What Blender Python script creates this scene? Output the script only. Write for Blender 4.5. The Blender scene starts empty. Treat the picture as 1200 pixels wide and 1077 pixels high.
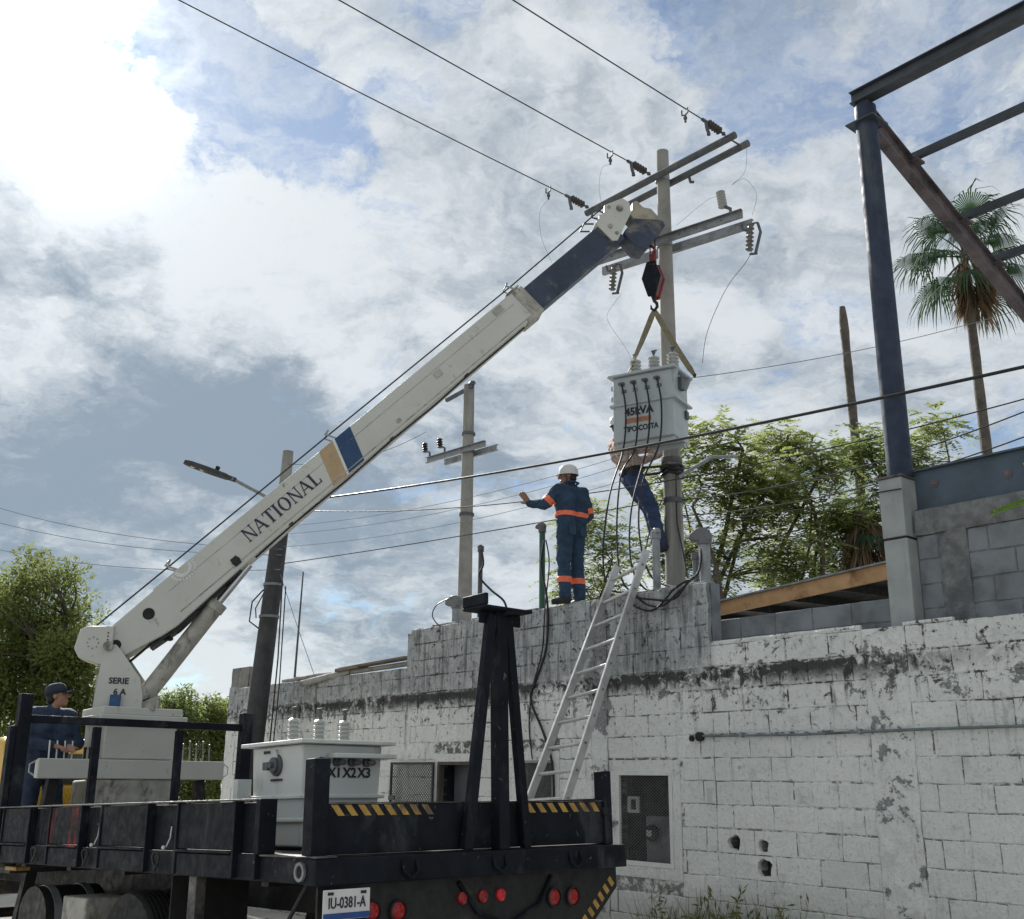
import bpy, bmesh, math, random
from mathutils import Matrix, Vector, noise as mnoise
R = math.radians
random.seed(7)
scene = bpy.context.scene
COL = scene.collection

# ------------------------------------------------------------------ camera
cam_d = bpy.data.cameras.new('camera')
cam = bpy.data.objects.new('camera', cam_d); COL.objects.link(cam)
cam_d.sensor_fit = 'HORIZONTAL'; cam_d.sensor_width = 36.0
cam_d.lens = 36.0 * 1250.0 / 1200.0
cam_d.clip_start = 0.1; cam_d.clip_end = 3000
cam.matrix_world = Matrix.Translation((0, 0, 1.6)) @ Matrix.Rotation(R(90 + 16.6), 4, 'X') @ Matrix.Rotation(R(0.68), 4, 'Z')
scene.camera = cam
scene.render.resolution_x = 1024; scene.render.resolution_y = 919

# ------------------------------------------------------------------ node helper
class NT:
    def __init__(s, tree): s.t = tree; s.n = tree.nodes; s.l = tree.links
    def node(s, typ, **kw):
        n = s.n.new(typ)
        for k, v in kw.items(): setattr(n, k, v)
        return n
    def put(s, sock, v):
        if v is None: return
        if isinstance(v, bpy.types.NodeSocket): s.l.new(v, sock)
        else:
            if sock.type == 'RGBA' and len(v) == 3: v = (*v, 1)
            sock.default_value = v
    def math(s, op, a, b=None, c=None, clamp=False):
        n = s.node('ShaderNodeMath', operation=op, use_clamp=clamp)
        for i, v in enumerate((a, b, c)):
            if v is not None: s.put(n.inputs[i], v)
        return n.outputs[0]
    def vmath(s, op, a, b=None, out=0):
        n = s.node('ShaderNodeVectorMath', operation=op)
        s.put(n.inputs[0], a)
        if b is not None: s.put(n.inputs['Scale'] if op == 'SCALE' else n.inputs[1], b)
        return n.outputs['Value'] if op in ('DOT_PRODUCT', 'LENGTH') else n.outputs[0]
    def mix(s, fac, a, b, blend='MIX'):
        n = s.node('ShaderNodeMix', data_type='RGBA', blend_type=blend)
        s.put(n.inputs[0], fac); s.put(n.inputs[6], a); s.put(n.inputs[7], b)
        return n.outputs[2]
    def noise(s, vec, scale=5, detail=4, rough=.55, dist=0, out=0):
        n = s.node('ShaderNodeTexNoise')
        if vec is not None: s.l.new(vec, n.inputs['Vector'])
        s.put(n.inputs['Scale'], scale); s.put(n.inputs['Detail'], detail); s.put(n.inputs['Roughness'], rough); s.put(n.inputs['Distortion'], dist)
        return n.outputs[out]
    def voro(s, vec, scale=5, feature='F1', out='Distance'):
        n = s.node('ShaderNodeTexVoronoi', feature=feature)
        if vec is not None: s.l.new(vec, n.inputs['Vector'])
        s.put(n.inputs['Scale'], scale)
        return n.outputs[out]
    def rng(s, v, a, b, c=0., d=1., smooth=True):
        n = s.node('ShaderNodeMapRange', interpolation_type='SMOOTHSTEP' if smooth else 'LINEAR')
        for i, x in enumerate((v, a, b, c, d)): s.put(n.inputs[i], x)
        return n.outputs[0]
    def sep(s, v):
        n = s.node('ShaderNodeSeparateXYZ'); s.l.new(v, n.inputs[0]); return n.outputs
    def comb(s, x, y, z):
        n = s.node('ShaderNodeCombineXYZ')
        for i, v in enumerate((x, y, z)): s.put(n.inputs[i], v)
        return n.outputs[0]
    def bump(s, h, strength=.3, dist=.01, normal=None):
        n = s.node('ShaderNodeBump'); s.put(n.inputs['Height'], h); s.put(n.inputs['Strength'], strength); s.put(n.inputs['Distance'], dist)
        if normal is not None: s.l.new(normal, n.inputs['Normal'])
        return n.outputs[0]

# ------------------------------------------------------------------ world: veiled sun, broken cloud over blue
SUN_AZ, SUN_EL = -26.2, 34.0
SUN_DIR = Vector((math.sin(R(SUN_AZ)) * math.cos(R(SUN_EL)), math.cos(R(SUN_AZ)) * math.cos(R(SUN_EL)), math.sin(R(SUN_EL))))
def make_world():
    w = bpy.data.worlds.new('World'); scene.world = w; w.use_nodes = True
    t = NT(w.node_tree); t.n.clear()
    out = t.node('ShaderNodeOutputWorld'); bg = t.node('ShaderNodeBackground')
    t.l.new(bg.outputs[0], out.inputs[0])
    sky = t.node('ShaderNodeTexSky', sky_type='NISHITA'); sky.sun_disc = False
    sky.sun_elevation = R(SUN_EL); sky.sun_rotation = R(SUN_AZ); sky.air_density = 1.0; sky.dust_density = .15; sky.ozone_density = 1.5
    d = t.node('ShaderNodeTexCoord').outputs['Generated']
    d = t.vmath('NORMALIZE', d)
    x, y, z = t.sep(d)
    zz = t.math('ADD', t.math('MAXIMUM', z, 0.0), .30)
    pl = t.comb(t.math('DIVIDE', x, zz), t.math('DIVIDE', y, zz), 0.0)
    pl = t.vmath('ADD', pl, (3.1, 1.7, .4))
    warp = t.vmath('SCALE', t.vmath('SUBTRACT', t.noise(pl, 3.0, 6, .6, out=1), (.5, .5, .5)), .45)
    pw = t.vmath('ADD', pl, warp)
    n1 = t.noise(pw, 2.2, 10, .60)
    n2 = t.noise(t.vmath('ADD', pw, (7.3, 2.2, 1.1)), 3.4, 9, .62)
    n3 = t.noise(t.vmath('ADD', pw, (1.3, 9.2, 4.1)), 9.0, 9, .66)
    dw = t.vmath('NORMALIZE', t.vmath('ADD', d, t.vmath('SCALE', t.vmath('SUBTRACT', t.noise(d, 7, 8, .66, out=1), (.5, .5, .5)), .20)))
    def patch(v, inner, outer):
        v = Vector(v).normalized()
        return t.rng(t.vmath('DOT_PRODUCT', dw, tuple(v)), math.cos(R(outer)), math.cos(R(inner)))
    def total(lst):
        acc = None
        for v, i, o, k in lst:
            p = t.math('MULTIPLY', patch(v, i, o), k)
            acc = p if acc is None else t.math('ADD', acc, p)
        return acc
    gaps = total(GAPS); dark = total(DARKS); lite = total(LITES)
    body = t.math('ADD', t.math('MULTIPLY', n1, .55), t.math('MULTIPLY', n3, .55))
    cover = t.rng(t.math('SUBTRACT', body, t.math('MULTIPLY', gaps, .235)), .29, .52)
    cover = t.math('MAXIMUM', cover, t.rng(n3, .34, .66, .22, .72))
    cover = t.math('MAXIMUM', cover, t.rng(z, .10, .0))
    na = t.noise(pw, 4.2, 8, .60); nb = t.noise(t.vmath('ADD', pw, (-.035, .075, 0)), 4.2, 8, .60)
    billow = t.math('MULTIPLY', t.math('SUBTRACT', nb, na), 2.8)
    thick = t.math('ADD', t.rng(n2, .34, .72, -.20, .55), t.math('ADD', billow, t.math('SUBTRACT', dark, lite)))
    thick = t.math('ADD', thick, t.math('MULTIPLY', t.math('SUBTRACT', n3, .5), .95))
    thick = t.rng(thick, -.35, 1.2)
    cs = t.math('MAXIMUM', t.vmath('DOT_PRODUCT', d, tuple(SUN_DIR)), 0.0)
    cloud = t.mix(thick, CLOUD_LIT, CLOUD_DARK)
    g1 = t.math('MULTIPLY', t.math('POWER', cs, 9.0), .14)
    g2 = t.math('MULTIPLY', t.math('POWER', cs, 420.0), 2.6)
    g3 = t.math('MULTIPLY', t.math('POWER', cs, 90.0), .30)
    glow = t.math('ADD', 1.0, t.math('ADD', t.math('ADD', g1, g3), g2))
    cloud = t.vmath('SCALE', cloud, glow)
    skyc = t.vmath('MULTIPLY', sky.outputs[0], SKY_TINT)
    col = t.mix(t.math('MULTIPLY', cover, .93), skyc, cloud)
    t.l.new(col, bg.inputs[0]); bg.inputs[1].default_value = .10
SKY_TINT = (.50, .58, .64)
CLOUD_LIT = (4.3, 4.5, 4.6); CLOUD_DARK = (1.6, 1.95, 2.3)
# directions of the larger gaps, heavy clouds and bright clouds over this street: (dir, inner deg, outer deg, amount)
GAPS = [((-.235, .80, .549), 1, 5, .80), ((-.27, .763, .582), .5, 4, .75), ((-.19, .825, .529), .5, 4, .55), ((-.12, .85, .50), 1, 3.5, .40), ((.175, .768, .615), 1, 4.5, .62), ((.215, .78, .588), .5, 4, .6), ((.41, .73, .55), 2, 8, .42), ((.31, .72, .61), 2, 7, .40), ((.43, .857, .27), 1, 5, .55)]
DARKS = [((-.359, .90, .26), 4, 10, .55), ((-.263, .905, .33), 2, 7, .45), ((-.211, .933, .285), 2, 7, .5), ((-.396, .891, .20), 3, 9, .4), ((-.141, .965, .219), 4, 9, .42), ((-.335, .845, .425), .5, 2.5, .35), ((-.03, .978, .207), 3, 9, .3), ((.2, .95, .24), 3, 9, .22)]
LITES = [((-.32, .813, .48), 2, 8, .35), ((-.24, .87, .42), 2, 7, .35), ((-.264, .959, .107), 2, 6, .5)]
make_world()
sun_d = bpy.data.lights.new('sun', 'SUN'); sun_d.energy = 4.8; sun_d.angle = R(5); sun_d.color = (1, .965, .91)
sun = bpy.data.objects.new('sun', sun_d); COL.objects.link(sun)
sun.rotation_euler = (-SUN_DIR).to_track_quat('-Z', 'Y').to_euler()
vs = scene.view_settings; vs.view_transform = 'Standard'; vs.look = 'None'; vs.exposure = 0.78; vs.gamma = 1.0
scene.render.film_transparent = False
scene.cycles.use_denoising = True
scene.cycles.max_bounces = 6; scene.cycles.diffuse_bounces = 3; scene.cycles.glossy_bounces = 3; scene.cycles.transparent_max_bounces = 6

# ------------------------------------------------------------------ frames (metres)
def RZ(a): return Matrix.Rotation(R(a), 4, 'Z')
def RY(a): return Matrix.Rotation(R(a), 4, 'Y')
def RX(a): return Matrix.Rotation(R(a), 4, 'X')
def TM(*v): return Matrix.Translation(v)
I4 = Matrix.Identity(4)
TRF = TM(-1.07, 6.1, 0) @ RZ(132) @ RY(2.1)          # truck: +X to its nose, +Y to its left side, origin under the rear left corner
WALL = TM(3.61, 8.6, 0) @ RZ(-50)                    # wall: +X along it, +Y into the building, face at y = 0
CRANE = TM(-4.11, 11.3, 0) @ RZ(10.47)               # crane slewed: +X under the boom
BOOM = CRANE @ TM(-.06, 0, 2.85) @ RY(-45)           # boom: +X along it, +Z its upper side

# ------------------------------------------------------------------ mesh builder
class MB:
    def __init__(s): s.v = []; s.f = []; s.m = []
    def add(s, vs, fs, mi=0):
        o = len(s.v); s.v += [tuple(v) for v in vs]; s.f += [tuple(i + o for i in f) for f in fs]; s.m += [mi] * len(fs); return s
    def box(s, x0, x1, y0, y1, z0, z1, mi=0, M=None):
        vs = [Vector(p) for p in ((x0, y0, z0), (x1, y0, z0), (x1, y1, z0), (x0, y1, z0), (x0, y0, z1), (x1, y0, z1), (x1, y1, z1), (x0, y1, z1))]
        if M: vs = [M @ v for v in vs]
        return s.add(vs, [(3, 2, 1, 0), (4, 5, 6, 7), (0, 1, 5, 4), (1, 2, 6, 5), (2, 3, 7, 6), (3, 0, 4, 7)], mi)
    def bar(s, p0, p1, w, h, up=(0, 0, 1), mi=0):
        p0, p1 = Vector(p0), Vector(p1); d = (p1 - p0).normalized(); u = Vector(up)
        a = d.cross(u)
        if a.length < 1e-4: a = d.cross(Vector((1, 0, 0)))
        a.normalize(); b = a.cross(d); vs = []
        for p in (p0, p1):
            for i, j in ((-1, -1), (1, -1), (1, 1), (-1, 1)): vs.append(p + a * (i * w / 2) + b * (j * h / 2))
        return s.add(vs, [(0, 1, 2, 3), (7, 6, 5, 4), (0, 4, 5, 1), (1, 5, 6, 2), (2, 6, 7, 3), (3, 7, 4, 0)], mi)
    def tube(s, pts, r, n=8, mi=0, caps=True, closed=False):
        pts = [Vector(p) for p in pts]; N = len(pts); rs = r if isinstance(r, (list, tuple)) else [r] * N
        T = []
        for i in range(N):
            a = pts[i] - pts[i - 1] if (i > 0 or closed) else pts[1] - pts[0]
            b = pts[(i + 1) % N] - pts[i] if (i < N - 1 or closed) else a
            v = a.normalized() + b.normalized(); T.append(v.normalized() if v.length > 1e-6 else b.normalized())
        u = T[0].orthogonal().normalized(); vs = []
        for i in range(N):
            u = (u - T[i] * u.dot(T[i])); u = u.normalized() if u.length > 1e-6 else T[i].orthogonal().normalized()
            w = T[i].cross(u)
            for k in range(n):
                a = 2 * math.pi * k / n; vs.append(pts[i] + (u * math.cos(a) + w * math.sin(a)) * rs[i])
        fs = []
        for i in range(N if closed else N - 1):
            j = (i + 1) % N
            for k in range(n): fs.append((i * n + k, i * n + (k + 1) % n, j * n + (k + 1) % n, j * n + k))
        if caps and not closed: fs += [tuple(range(n - 1, -1, -1)), tuple((N - 1) * n + k for k in range(n))]
        return s.add(vs, fs, mi)
    def cyl(s, p0, p1, r0, r1=None, n=12, mi=0): return s.tube([p0, p1], [r0, r0 if r1 is None else r1], n, mi)
    def lathe(s, c, prof, n=16, axis=(0, 0, 1), mi=0):
        c = Vector(c); ax = Vector(axis).normalized(); u = ax.orthogonal().normalized(); w = ax.cross(u); vs = []
        for r_, z in prof:
            for k in range(n):
                a = 2 * math.pi * k / n; vs.append(c + ax * z + (u * math.cos(a) + w * math.sin(a)) * max(r_, 1e-4))
        fs = [(i * n + k, i * n + (k + 1) % n, (i + 1) * n + (k + 1) % n, (i + 1) * n + k) for i in range(len(prof) - 1) for k in range(n)]
        fs += [tuple(range(n - 1, -1, -1)), tuple((len(prof) - 1) * n + k for k in range(n))]
        return s.add(vs, fs, mi)
    def prism(s, poly, y0, y1, plane='xz', mi=0):
        n = len(poly); vs = []
        for y in (y0, y1):
            for a, b in poly: vs.append((a, y, b) if plane == 'xz' else (a, b, y) if plane == 'xy' else (y, a, b))
        return s.add(vs, [tuple(range(n)), tuple(range(2 * n - 1, n - 1, -1))] + [(i, i + n, (i + 1) % n + n, (i + 1) % n) for i in range(n)], mi)
    def ell(s, c, r, n=10, mi=0, M=None):
        c = Vector(c); vs = []; fs = []; m = n // 2 + 1
        for i in range(m):
            th = math.pi * i / (m - 1)
            for k in range(n):
                a = 2 * math.pi * k / n; p = Vector((r[0] * math.sin(th) * math.cos(a), r[1] * math.sin(th) * math.sin(a), r[2] * math.cos(th)))
                vs.append((M @ p if M else p) + c)
        for i in range(m - 1):
            for k in range(n): fs.append((i * n + k, i * n + (k + 1) % n, (i + 1) * n + (k + 1) % n, (i + 1) * n + k))
        return s.add(vs, fs, mi)
    def mesh(s, name, smooth=True, weld=False):
        me = bpy.data.meshes.new(name); me.from_pydata(s.v, [], s.f)
        bm = bmesh.new(); bm.from_mesh(me)
        for i, f in enumerate(bm.faces): f.material_index = s.m[i]; f.smooth = smooth
        if weld: bmesh.ops.remove_doubles(bm, verts=bm.verts, dist=1e-5)
        bmesh.ops.recalc_face_normals(bm, faces=bm.faces); bm.to_mesh(me); bm.free()
        if smooth: me.set_sharp_from_angle(angle=R(38))
        return me
    def build(s, name, mat, parent=None, F=None, bevel=0, smooth=True):
        return obj(name, s.mesh(name, smooth), mat, parent, F, bevel)
FR = {}
def obj(name, me, mat, parent=None, F=None, bevel=0):
    o = bpy.data.objects.new(name, me); COL.objects.link(o)
    for m in (mat if isinstance(mat, (list, tuple)) else [mat]):
        if len(me.materials) < (len(mat) if isinstance(mat, (list, tuple)) else 1): me.materials.append(m)
    attach(o, parent, F)
    if bevel:
        b = o.modifiers.new('bevel', 'BEVEL'); b.width = bevel; b.segments = 2; b.limit_method = 'ANGLE'; b.angle_limit = R(40); b.harden_normals = False
    return o
def attach(o, parent, F):
    F = F if F is not None else (FR[parent.name] if parent else I4)
    FR[o.name] = F
    if parent: o.parent = parent; o.matrix_parent_inverse = FR[parent.name].inverted()
    o.matrix_basis = F
def tag(o, label, cat, group=None):
    o['label'] = label; o['category'] = cat
    if group: o['group'] = group
    return o
def thing(name, label, cat, F=I4, group=None):
    o = bpy.data.objects.new(name, None); COL.objects.link(o); o.empty_display_size = .2
    FR[o.name] = F; o.matrix_basis = F
    return tag(o, label, cat, group)
def struct(o): o['kind'] = 'structure'; return o
def text_mesh(txt, size, thick=.003, bold=.0, align='CENTER', space=1.0):
    c = bpy.data.curves.new('lettering', 'FONT'); c.body = txt; c.size = size; c.extrude = thick; c.offset = bold; c.align_x = align; c.align_y = 'CENTER'; c.space_character = space
    c.resolution_u = 3
    o = bpy.data.objects.new('lettering', c); COL.objects.link(o)
    dg = bpy.context.evaluated_depsgraph_get(); dg.update()
    me = bpy.data.meshes.new_from_object(o.evaluated_get(dg)); bpy.data.objects.remove(o); bpy.data.curves.remove(c)
    me.materials.clear()
    return me
UPRIGHT = Matrix(((1, 0, 0, 0), (0, 0, -1, 0), (0, 1, 0, 0), (0, 0, 0, 1)))   # text lying in xy -> standing in xz, read from -y
def lettering(txt, size, mat, parent, F, bold=.0, space=1.0, sx=1.0):
    me = text_mesh(txt, size, .002, bold, space=space)
    return obj('lettering', me, mat, parent, F @ UPRIGHT @ Matrix.Diagonal((sx, 1, 1, 1)))

# ------------------------------------------------------------------ materials
MATS = {}
def mat(name, col, rough=.6, metal=0., var=.25, scale=6., dirt=None, dirt_amt=.0, bump=.15, bscale=40., space='Object', streak=0., col2=None, bdist=.004, spec=.4, dirt_scale=3., chip=None):
    """painted / plain surface with blotchy tone, dirt that has its own shape and fine relief"""
    if name in MATS: return MATS[name]
    m = bpy.data.materials.new(name); m.use_nodes = True; t = NT(m.node_tree)
    b = t.n['Principled BSDF']
    if space == 'World': vec = t.node('ShaderNodeNewGeometry').outputs['Position']
    else: vec = t.node('ShaderNodeTexCoord').outputs['Object']
    n = t.noise(vec, scale, 6, .6)
    c2 = col2 or tuple(c * (1 - var) for c in col)
    c = t.mix(t.rng(n, .35, .68), col, c2)
    if dirt:
        dv = vec
        if streak:
            dv = t.vmath('MULTIPLY', vec, (1, 1, 1 - streak))
        dn = t.noise(dv, dirt_scale, 9, .66, .3)
        c = t.mix(t.rng(dn, .64 - .28 * dirt_amt, .74 - .16 * dirt_amt), c, dirt)
    if chip:
        cn = t.noise(vec, chip[1], 9, .72, .4); c = t.mix(t.math('MULTIPLY', t.rng(cn, chip[2], chip[2] + .02), .9), c, chip[0])
    rv = t.noise(vec, scale * 3, 4, .6)
    t.put(b.inputs['Base Color'], c)
    t.put(b.inputs['Roughness'], t.rng(rv, .3, .7, max(rough - .12, .05), min(rough + .12, 1)))
    b.inputs['Metallic'].default_value = metal
    b.inputs['Specular IOR Level'].default_value = spec
    if bump: t.l.new(t.bump(t.noise(vec, bscale, 5, .6), bump, bdist), b.inputs['Normal'])
    MATS[name] = m
    return m
def leafmat(name, c1, c2, trans=.45, rough=.5):
    if name in MATS: return MATS[name]
    m = bpy.data.materials.new(name); m.use_nodes = True; t = NT(m.node_tree); t.n.remove(t.n['Principled BSDF'])
    out = t.n['Material Output']
    g = t.node('ShaderNodeNewGeometry')
    n = t.noise(g.outputs['Position'], 1.3, 4, .6); n2 = t.math('MULTIPLY', g.outputs['Random Per Island'], .55)
    c = t.mix(t.math('ADD', t.math('MULTIPLY', t.rng(n, .3, .7), .45), n2), c1, c2)
    b = t.node('ShaderNodeBsdfPrincipled'); t.put(b.inputs['Base Color'], c); b.inputs['Roughness'].default_value = max(rough, .7); b.inputs['Specular IOR Level'].default_value = .15
    tr = t.node('ShaderNodeBsdfTranslucent'); t.put(tr.inputs[0], t.mix(.5, c, tuple(min(1, v * 2.1) for v in c2)))
    mx = t.node('ShaderNodeMixShader'); mx.inputs[0].default_value = trans
    t.l.new(b.outputs[0], mx.inputs[1]); t.l.new(tr.outputs[0], mx.inputs[2]); t.l.new(mx.outputs[0], out.inputs[0])
    MATS[name] = m
    return m

def wall_material(joint=False):
    """white paint over concrete block; bare weathered cement above the old roof line, mildew along it. Coordinates run along the wall."""
    m = bpy.data.materials.new('painted_joint' if joint else 'painted_block'); m.use_nodes = True; t = NT(m.node_tree); b = t.n['Principled BSDF']
    P = t.node('ShaderNodeNewGeometry').outputs['Position']
    rel = t.vmath('SUBTRACT', P, (3.61, 8.6, 0))
    s = t.vmath('DOT_PRODUCT', rel, (-math.sin(R(40)), math.cos(R(40)), 0)); z = t.sep(P)[2]
    oi = t.node('ShaderNodeObjectInfo').outputs['Random']
    flat = t.comb(s, z, 0.0)
    tall = t.comb(t.math('MULTIPLY', s, 9.0), t.math('MULTIPLY', z, .8), 3.0); tall2 = t.comb(t.math('MULTIPLY', s, 34.0), t.math('MULTIPLY', z, 2.2), 8.0)
    big = t.noise(flat, .9, 5, .6); mid = t.noise(flat, 4.5, 9, .68, .4); fine = t.noise(flat, 30, 9, .70); grit = t.noise(flat, 11, 10, .74, .7)
    drip = t.noise(tall, 1.0, 7, .64); drip2 = t.noise(tall2, 1.0, 7, .68)
    white = t.mix(t.rng(big, .3, .7), (.81, .825, .80), (.71, .73, .71))
    white = t.mix(t.math('MULTIPLY', oi, .28), white, (.60, .63, .625))
    white = t.mix(t.rng(fine, .54, .70, 0, .6), white, (.30, .31, .30))
    white = t.mix(t.math('MULTIPLY', t.rng(mid, .54, .68), .40), white, (.36, .375, .36))
    white = t.mix(t.math('MULTIPLY', t.rng(drip2, .57, .72), .55), white, (.28, .295, .285))
    white = t.mix(t.math('MULTIPLY', t.rng(drip, .58, .70), .45), white, (.26, .272, .262))
    cement = t.mix(t.rng(mid, .36, .62), (.42, .445, .46), (.25, .268, .28))
    cement = t.mix(t.rng(drip2, .46, .62), cement, (.46, .485, .49))
    cement = t.mix(t.math('MULTIPLY', t.rng(drip, .50, .66), .85), cement, (.085, .092, .095))
    cement = t.mix(t.math('MULTIPLY', t.rng(fine, .52, .68), .5), cement, (.10, .108, .11))
    jag = t.math('MULTIPLY', t.math('SUBTRACT', mid, .5), .55)
    zz = t.math('ADD', z, jag)
    upB = t.math('MULTIPLY', t.rng(zz, 2.50, 2.72), t.rng(s, 2.45, 2.62))
    upC = t.math('MULTIPLY', t.rng(zz, 2.25, 2.8), t.rng(s, 7.55, 7.8))
    up = t.math('MAXIMUM', t.math('MULTIPLY', upB, .95), t.math('MULTIPLY', upC, .70))
    pl = t.noise(flat, 3.4, 12, .76, .15)
    lim = t.rng(z, 1.95, 2.40, .715, .56)
    lim = t.math('ADD', lim, t.rng(z, 2.66, 2.74, 0, .06))
    lim = t.math('SUBTRACT', lim, t.math('MULTIPLY', t.math('MULTIPLY', t.rng(s, .40, .52), t.rng(s, .95, .83)), t.rng(z, 2.0, 2.3, .165, .03)))
    lim = t.math('SUBTRACT', lim, t.math('MULTIPLY', t.math('MULTIPLY', t.rng(s, 3.9, 4.0), t.rng(s, 4.35, 4.2)), .15))
    peel = t.rng(t.math('SUBTRACT', pl, lim), 0.0, .012)
    colr = t.mix(up, white, cement)
    colr = t.mix(t.math('MULTIPLY', peel, .9), colr, t.mix(t.rng(fine, .38, .62), (.15, .16, .165), (.28, .295, .295)))
    zc = t.math('ADD', t.math('SUBTRACT', z, 2.59), t.math('MULTIPLY', t.math('SUBTRACT', mid, .5), .20))
    line = t.math('MULTIPLY', t.rng(zc, -.19, -.01), t.rng(zc, .07, .03))
    runs = t.math('MULTIPLY', t.rng(zc, -.62, -.02), t.rng(zc, .06, .02))
    gn = t.math('ADD', t.math('MULTIPLY', big, .45), t.math('MULTIPLY', grit, .65))
    grow = t.math('ADD', t.math('MULTIPLY', line, t.rng(gn, .455, .54)), t.math('MULTIPLY', t.math('MULTIPLY', runs, t.rng(t.math('ADD', t.math('MULTIPLY', drip, .6), t.math('MULTIPLY', grit, .4)), .52, .60)), .75))
    grow = t.math('MULTIPLY', grow, t.rng(s, -.2, 1.1, .25, 1.0))
    colr = t.mix(t.math('MINIMUM', grow, .95), colr, (.03, .032, .03))
    sp = t.rng(t.math('ADD', grit, t.rng(z, 1.9, 2.5, 0, .022)), .59, .635) if not joint else t.rng(t.math('ADD', t.math('MULTIPLY', grit, .7), t.math('MULTIPLY', big, .35)), .475, .55)
    colr = t.mix(t.math('MULTIPLY', sp, t.rng(z, 1.2, 2.5, .75 if joint else .12, .95)), colr, (.05, .052, .048))
    colr = t.mix(t.math('MULTIPLY', t.rng(t.math('ADD', z, jag), .75, .1), .5), colr, (.21, .19, .16))
    t.put(b.inputs['Base Color'], colr); t.put(b.inputs['Roughness'], t.rng(mid, .3, .7, .62, .92)); b.inputs['Specular IOR Level'].default_value = .25
    h = t.math('ADD', t.math('ADD', t.math('MULTIPLY', fine, .55), t.math('MULTIPLY', peel, -.6)), t.math('ADD', t.math('MULTIPLY', grit, .9), t.math('MULTIPLY', drip2, .55)))
    ridge = t.math('MULTIPLY', t.noise(t.comb(t.math('MULTIPLY', s, 22.0), t.math('MULTIPLY', z, 12.0), 1.0), 1.0, 5, .6, .5), .9)
    h = t.math('ADD', h, ridge)
    t.l.new(t.bump(h, 1.0, .026), b.inputs['Normal'])
    return m
M_JOINT = wall_material(True)
M_WALL = wall_material()
M_BLOCK = mat('bare_block', (.20, .22, .24), .9, var=.3, scale=3, dirt=(.12, .13, .14), dirt_amt=.5, bump=.5, bscale=60, space='World', bdist=.006)
M_MORTAR = mat('mortar', (.20, .21, .215), .95, var=.4, scale=9, dirt=(.10, .11, .115), dirt_amt=.6, bump=1.0, bdist=.012, bscale=50, space='World')
M_CONC = mat('concrete', (.33, .335, .325), .9, var=.25, scale=5, dirt=(.20, .20, .19), dirt_amt=.4, bump=.4, bscale=45, streak=.85)
M_POLE = mat('pole_concrete', (.285, .28, .26), .9, var=.28, scale=2.5, dirt=(.17, .165, .15), dirt_amt=.5, bump=.4, bscale=50, streak=.9)
M_CONCP = mat('column_concrete', (.31, .33, .33), .85, var=.18, scale=4, dirt=(.2, .21, .205), dirt_amt=.35, bump=.3, bscale=45, streak=.8)
M_TAR = mat('tarred_pole', (.048, .05, .055), .75, var=.4, scale=4, dirt=(.09, .09, .09), dirt_amt=.3, bump=.4, bscale=30, streak=.9)
M_BLACK = mat('truck_black', (.009, .012, .018), .62, var=.4, scale=4, spec=.14, chip=((.12, .10, .09), 16, .64), dirt=(.04, .044, .05), dirt_amt=.40, bump=.15, bscale=25, streak=.6)
M_BLACK2 = mat('chassis_black', (.013, .013, .014), .6, var=.4, scale=5, dirt=(.05, .046, .04), dirt_amt=.35, bump=.2)
M_EDGE = mat('worn_edge', (.15, .145, .14), .5, .4, var=.6, scale=14, dirt=(.03, .03, .032), dirt_amt=.6, bump=.2)
M_CRANE = mat('crane_cream', (.50, .505, .465), .5, chip=((.13, .085, .055), 10, .665), var=.10, scale=1.6, dirt=(.33, .325, .29), dirt_amt=.16, bump=.08, bscale=18, dirt_scale=9, streak=.3)
M_CRANEDIRTY = mat('crane_cream_grimy', (.40, .39, .345), .6, var=.3, scale=5, dirt=(.13, .12, .105), dirt_amt=.5, bump=.2, bscale=25, dirt_scale=6, streak=.4)
M_BOOMBLUE = mat('boom_blue', (.035, .05, .085), .45, var=.35, scale=3, dirt=(.14, .125, .11), dirt_amt=.42, bump=.1, streak=.2, dirt_scale=4)
M_NAVY = mat('decal_navy', (.018, .055, .135), .5, var=.2, bump=0)
M_TAN = mat('decal_tan', (.42, .30, .175), .5, var=.15, bump=0)
M_INK = mat('ink', (.018, .02, .03), .6, var=.2, bump=0)
M_WHITE = mat('white_paint', (.62, .63, .61), .5, var=.12, bump=.05)
M_TRANS = mat('transformer_grey', (.54, .57, .55), .42, var=.08, scale=3, dirt=(.40, .40, .37), dirt_amt=.35, bump=.03, streak=.6)
M_TRANSB = mat('transformer_pale_grey', (.36, .40, .42), .42, var=.1, scale=3, dirt=(.25, .27, .28), dirt_amt=.2, bump=.03, streak=.6)
M_PORC = mat('porcelain', (.38, .39, .37), .25, var=.1, bump=0)
M_PORCB = mat('porcelain_brown', (.045, .038, .034), .3, var=.3, bump=0)
M_GALV = mat('galvanised', (.27, .285, .30), .5, .35, var=.3, scale=9, dirt=(.13, .135, .14), dirt_amt=.35, bump=.1)
M_ARM = mat('crossarm_steel', (.10, .108, .118), .6, .2, var=.3, scale=6, dirt=(.17, .165, .155), dirt_amt=.3, bump=.1)
M_STEELB = mat('beam_bluegrey', (.065, .092, .122), .5, .15, var=.25, scale=3, dirt=(.055, .065, .075), dirt_amt=.4, bump=.08, streak=.3)
M_PIPEB = mat('column_blue', (.028, .042, .075), .7, .1, var=.35, scale=3, dirt=(.06, .07, .085), dirt_amt=.35, bump=.08, streak=.8)
M_RUST = mat('primer_rust', (.145, .12, .13), .75, .1, var=.35, scale=5, dirt=(.055, .05, .05), dirt_amt=.5, bump=.2)
M_PURLIN = mat('purlin_steel', (.06, .07, .085), .5, .3, var=.3, scale=5, dirt=(.04, .045, .05), dirt_amt=.4, bump=.1)
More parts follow.
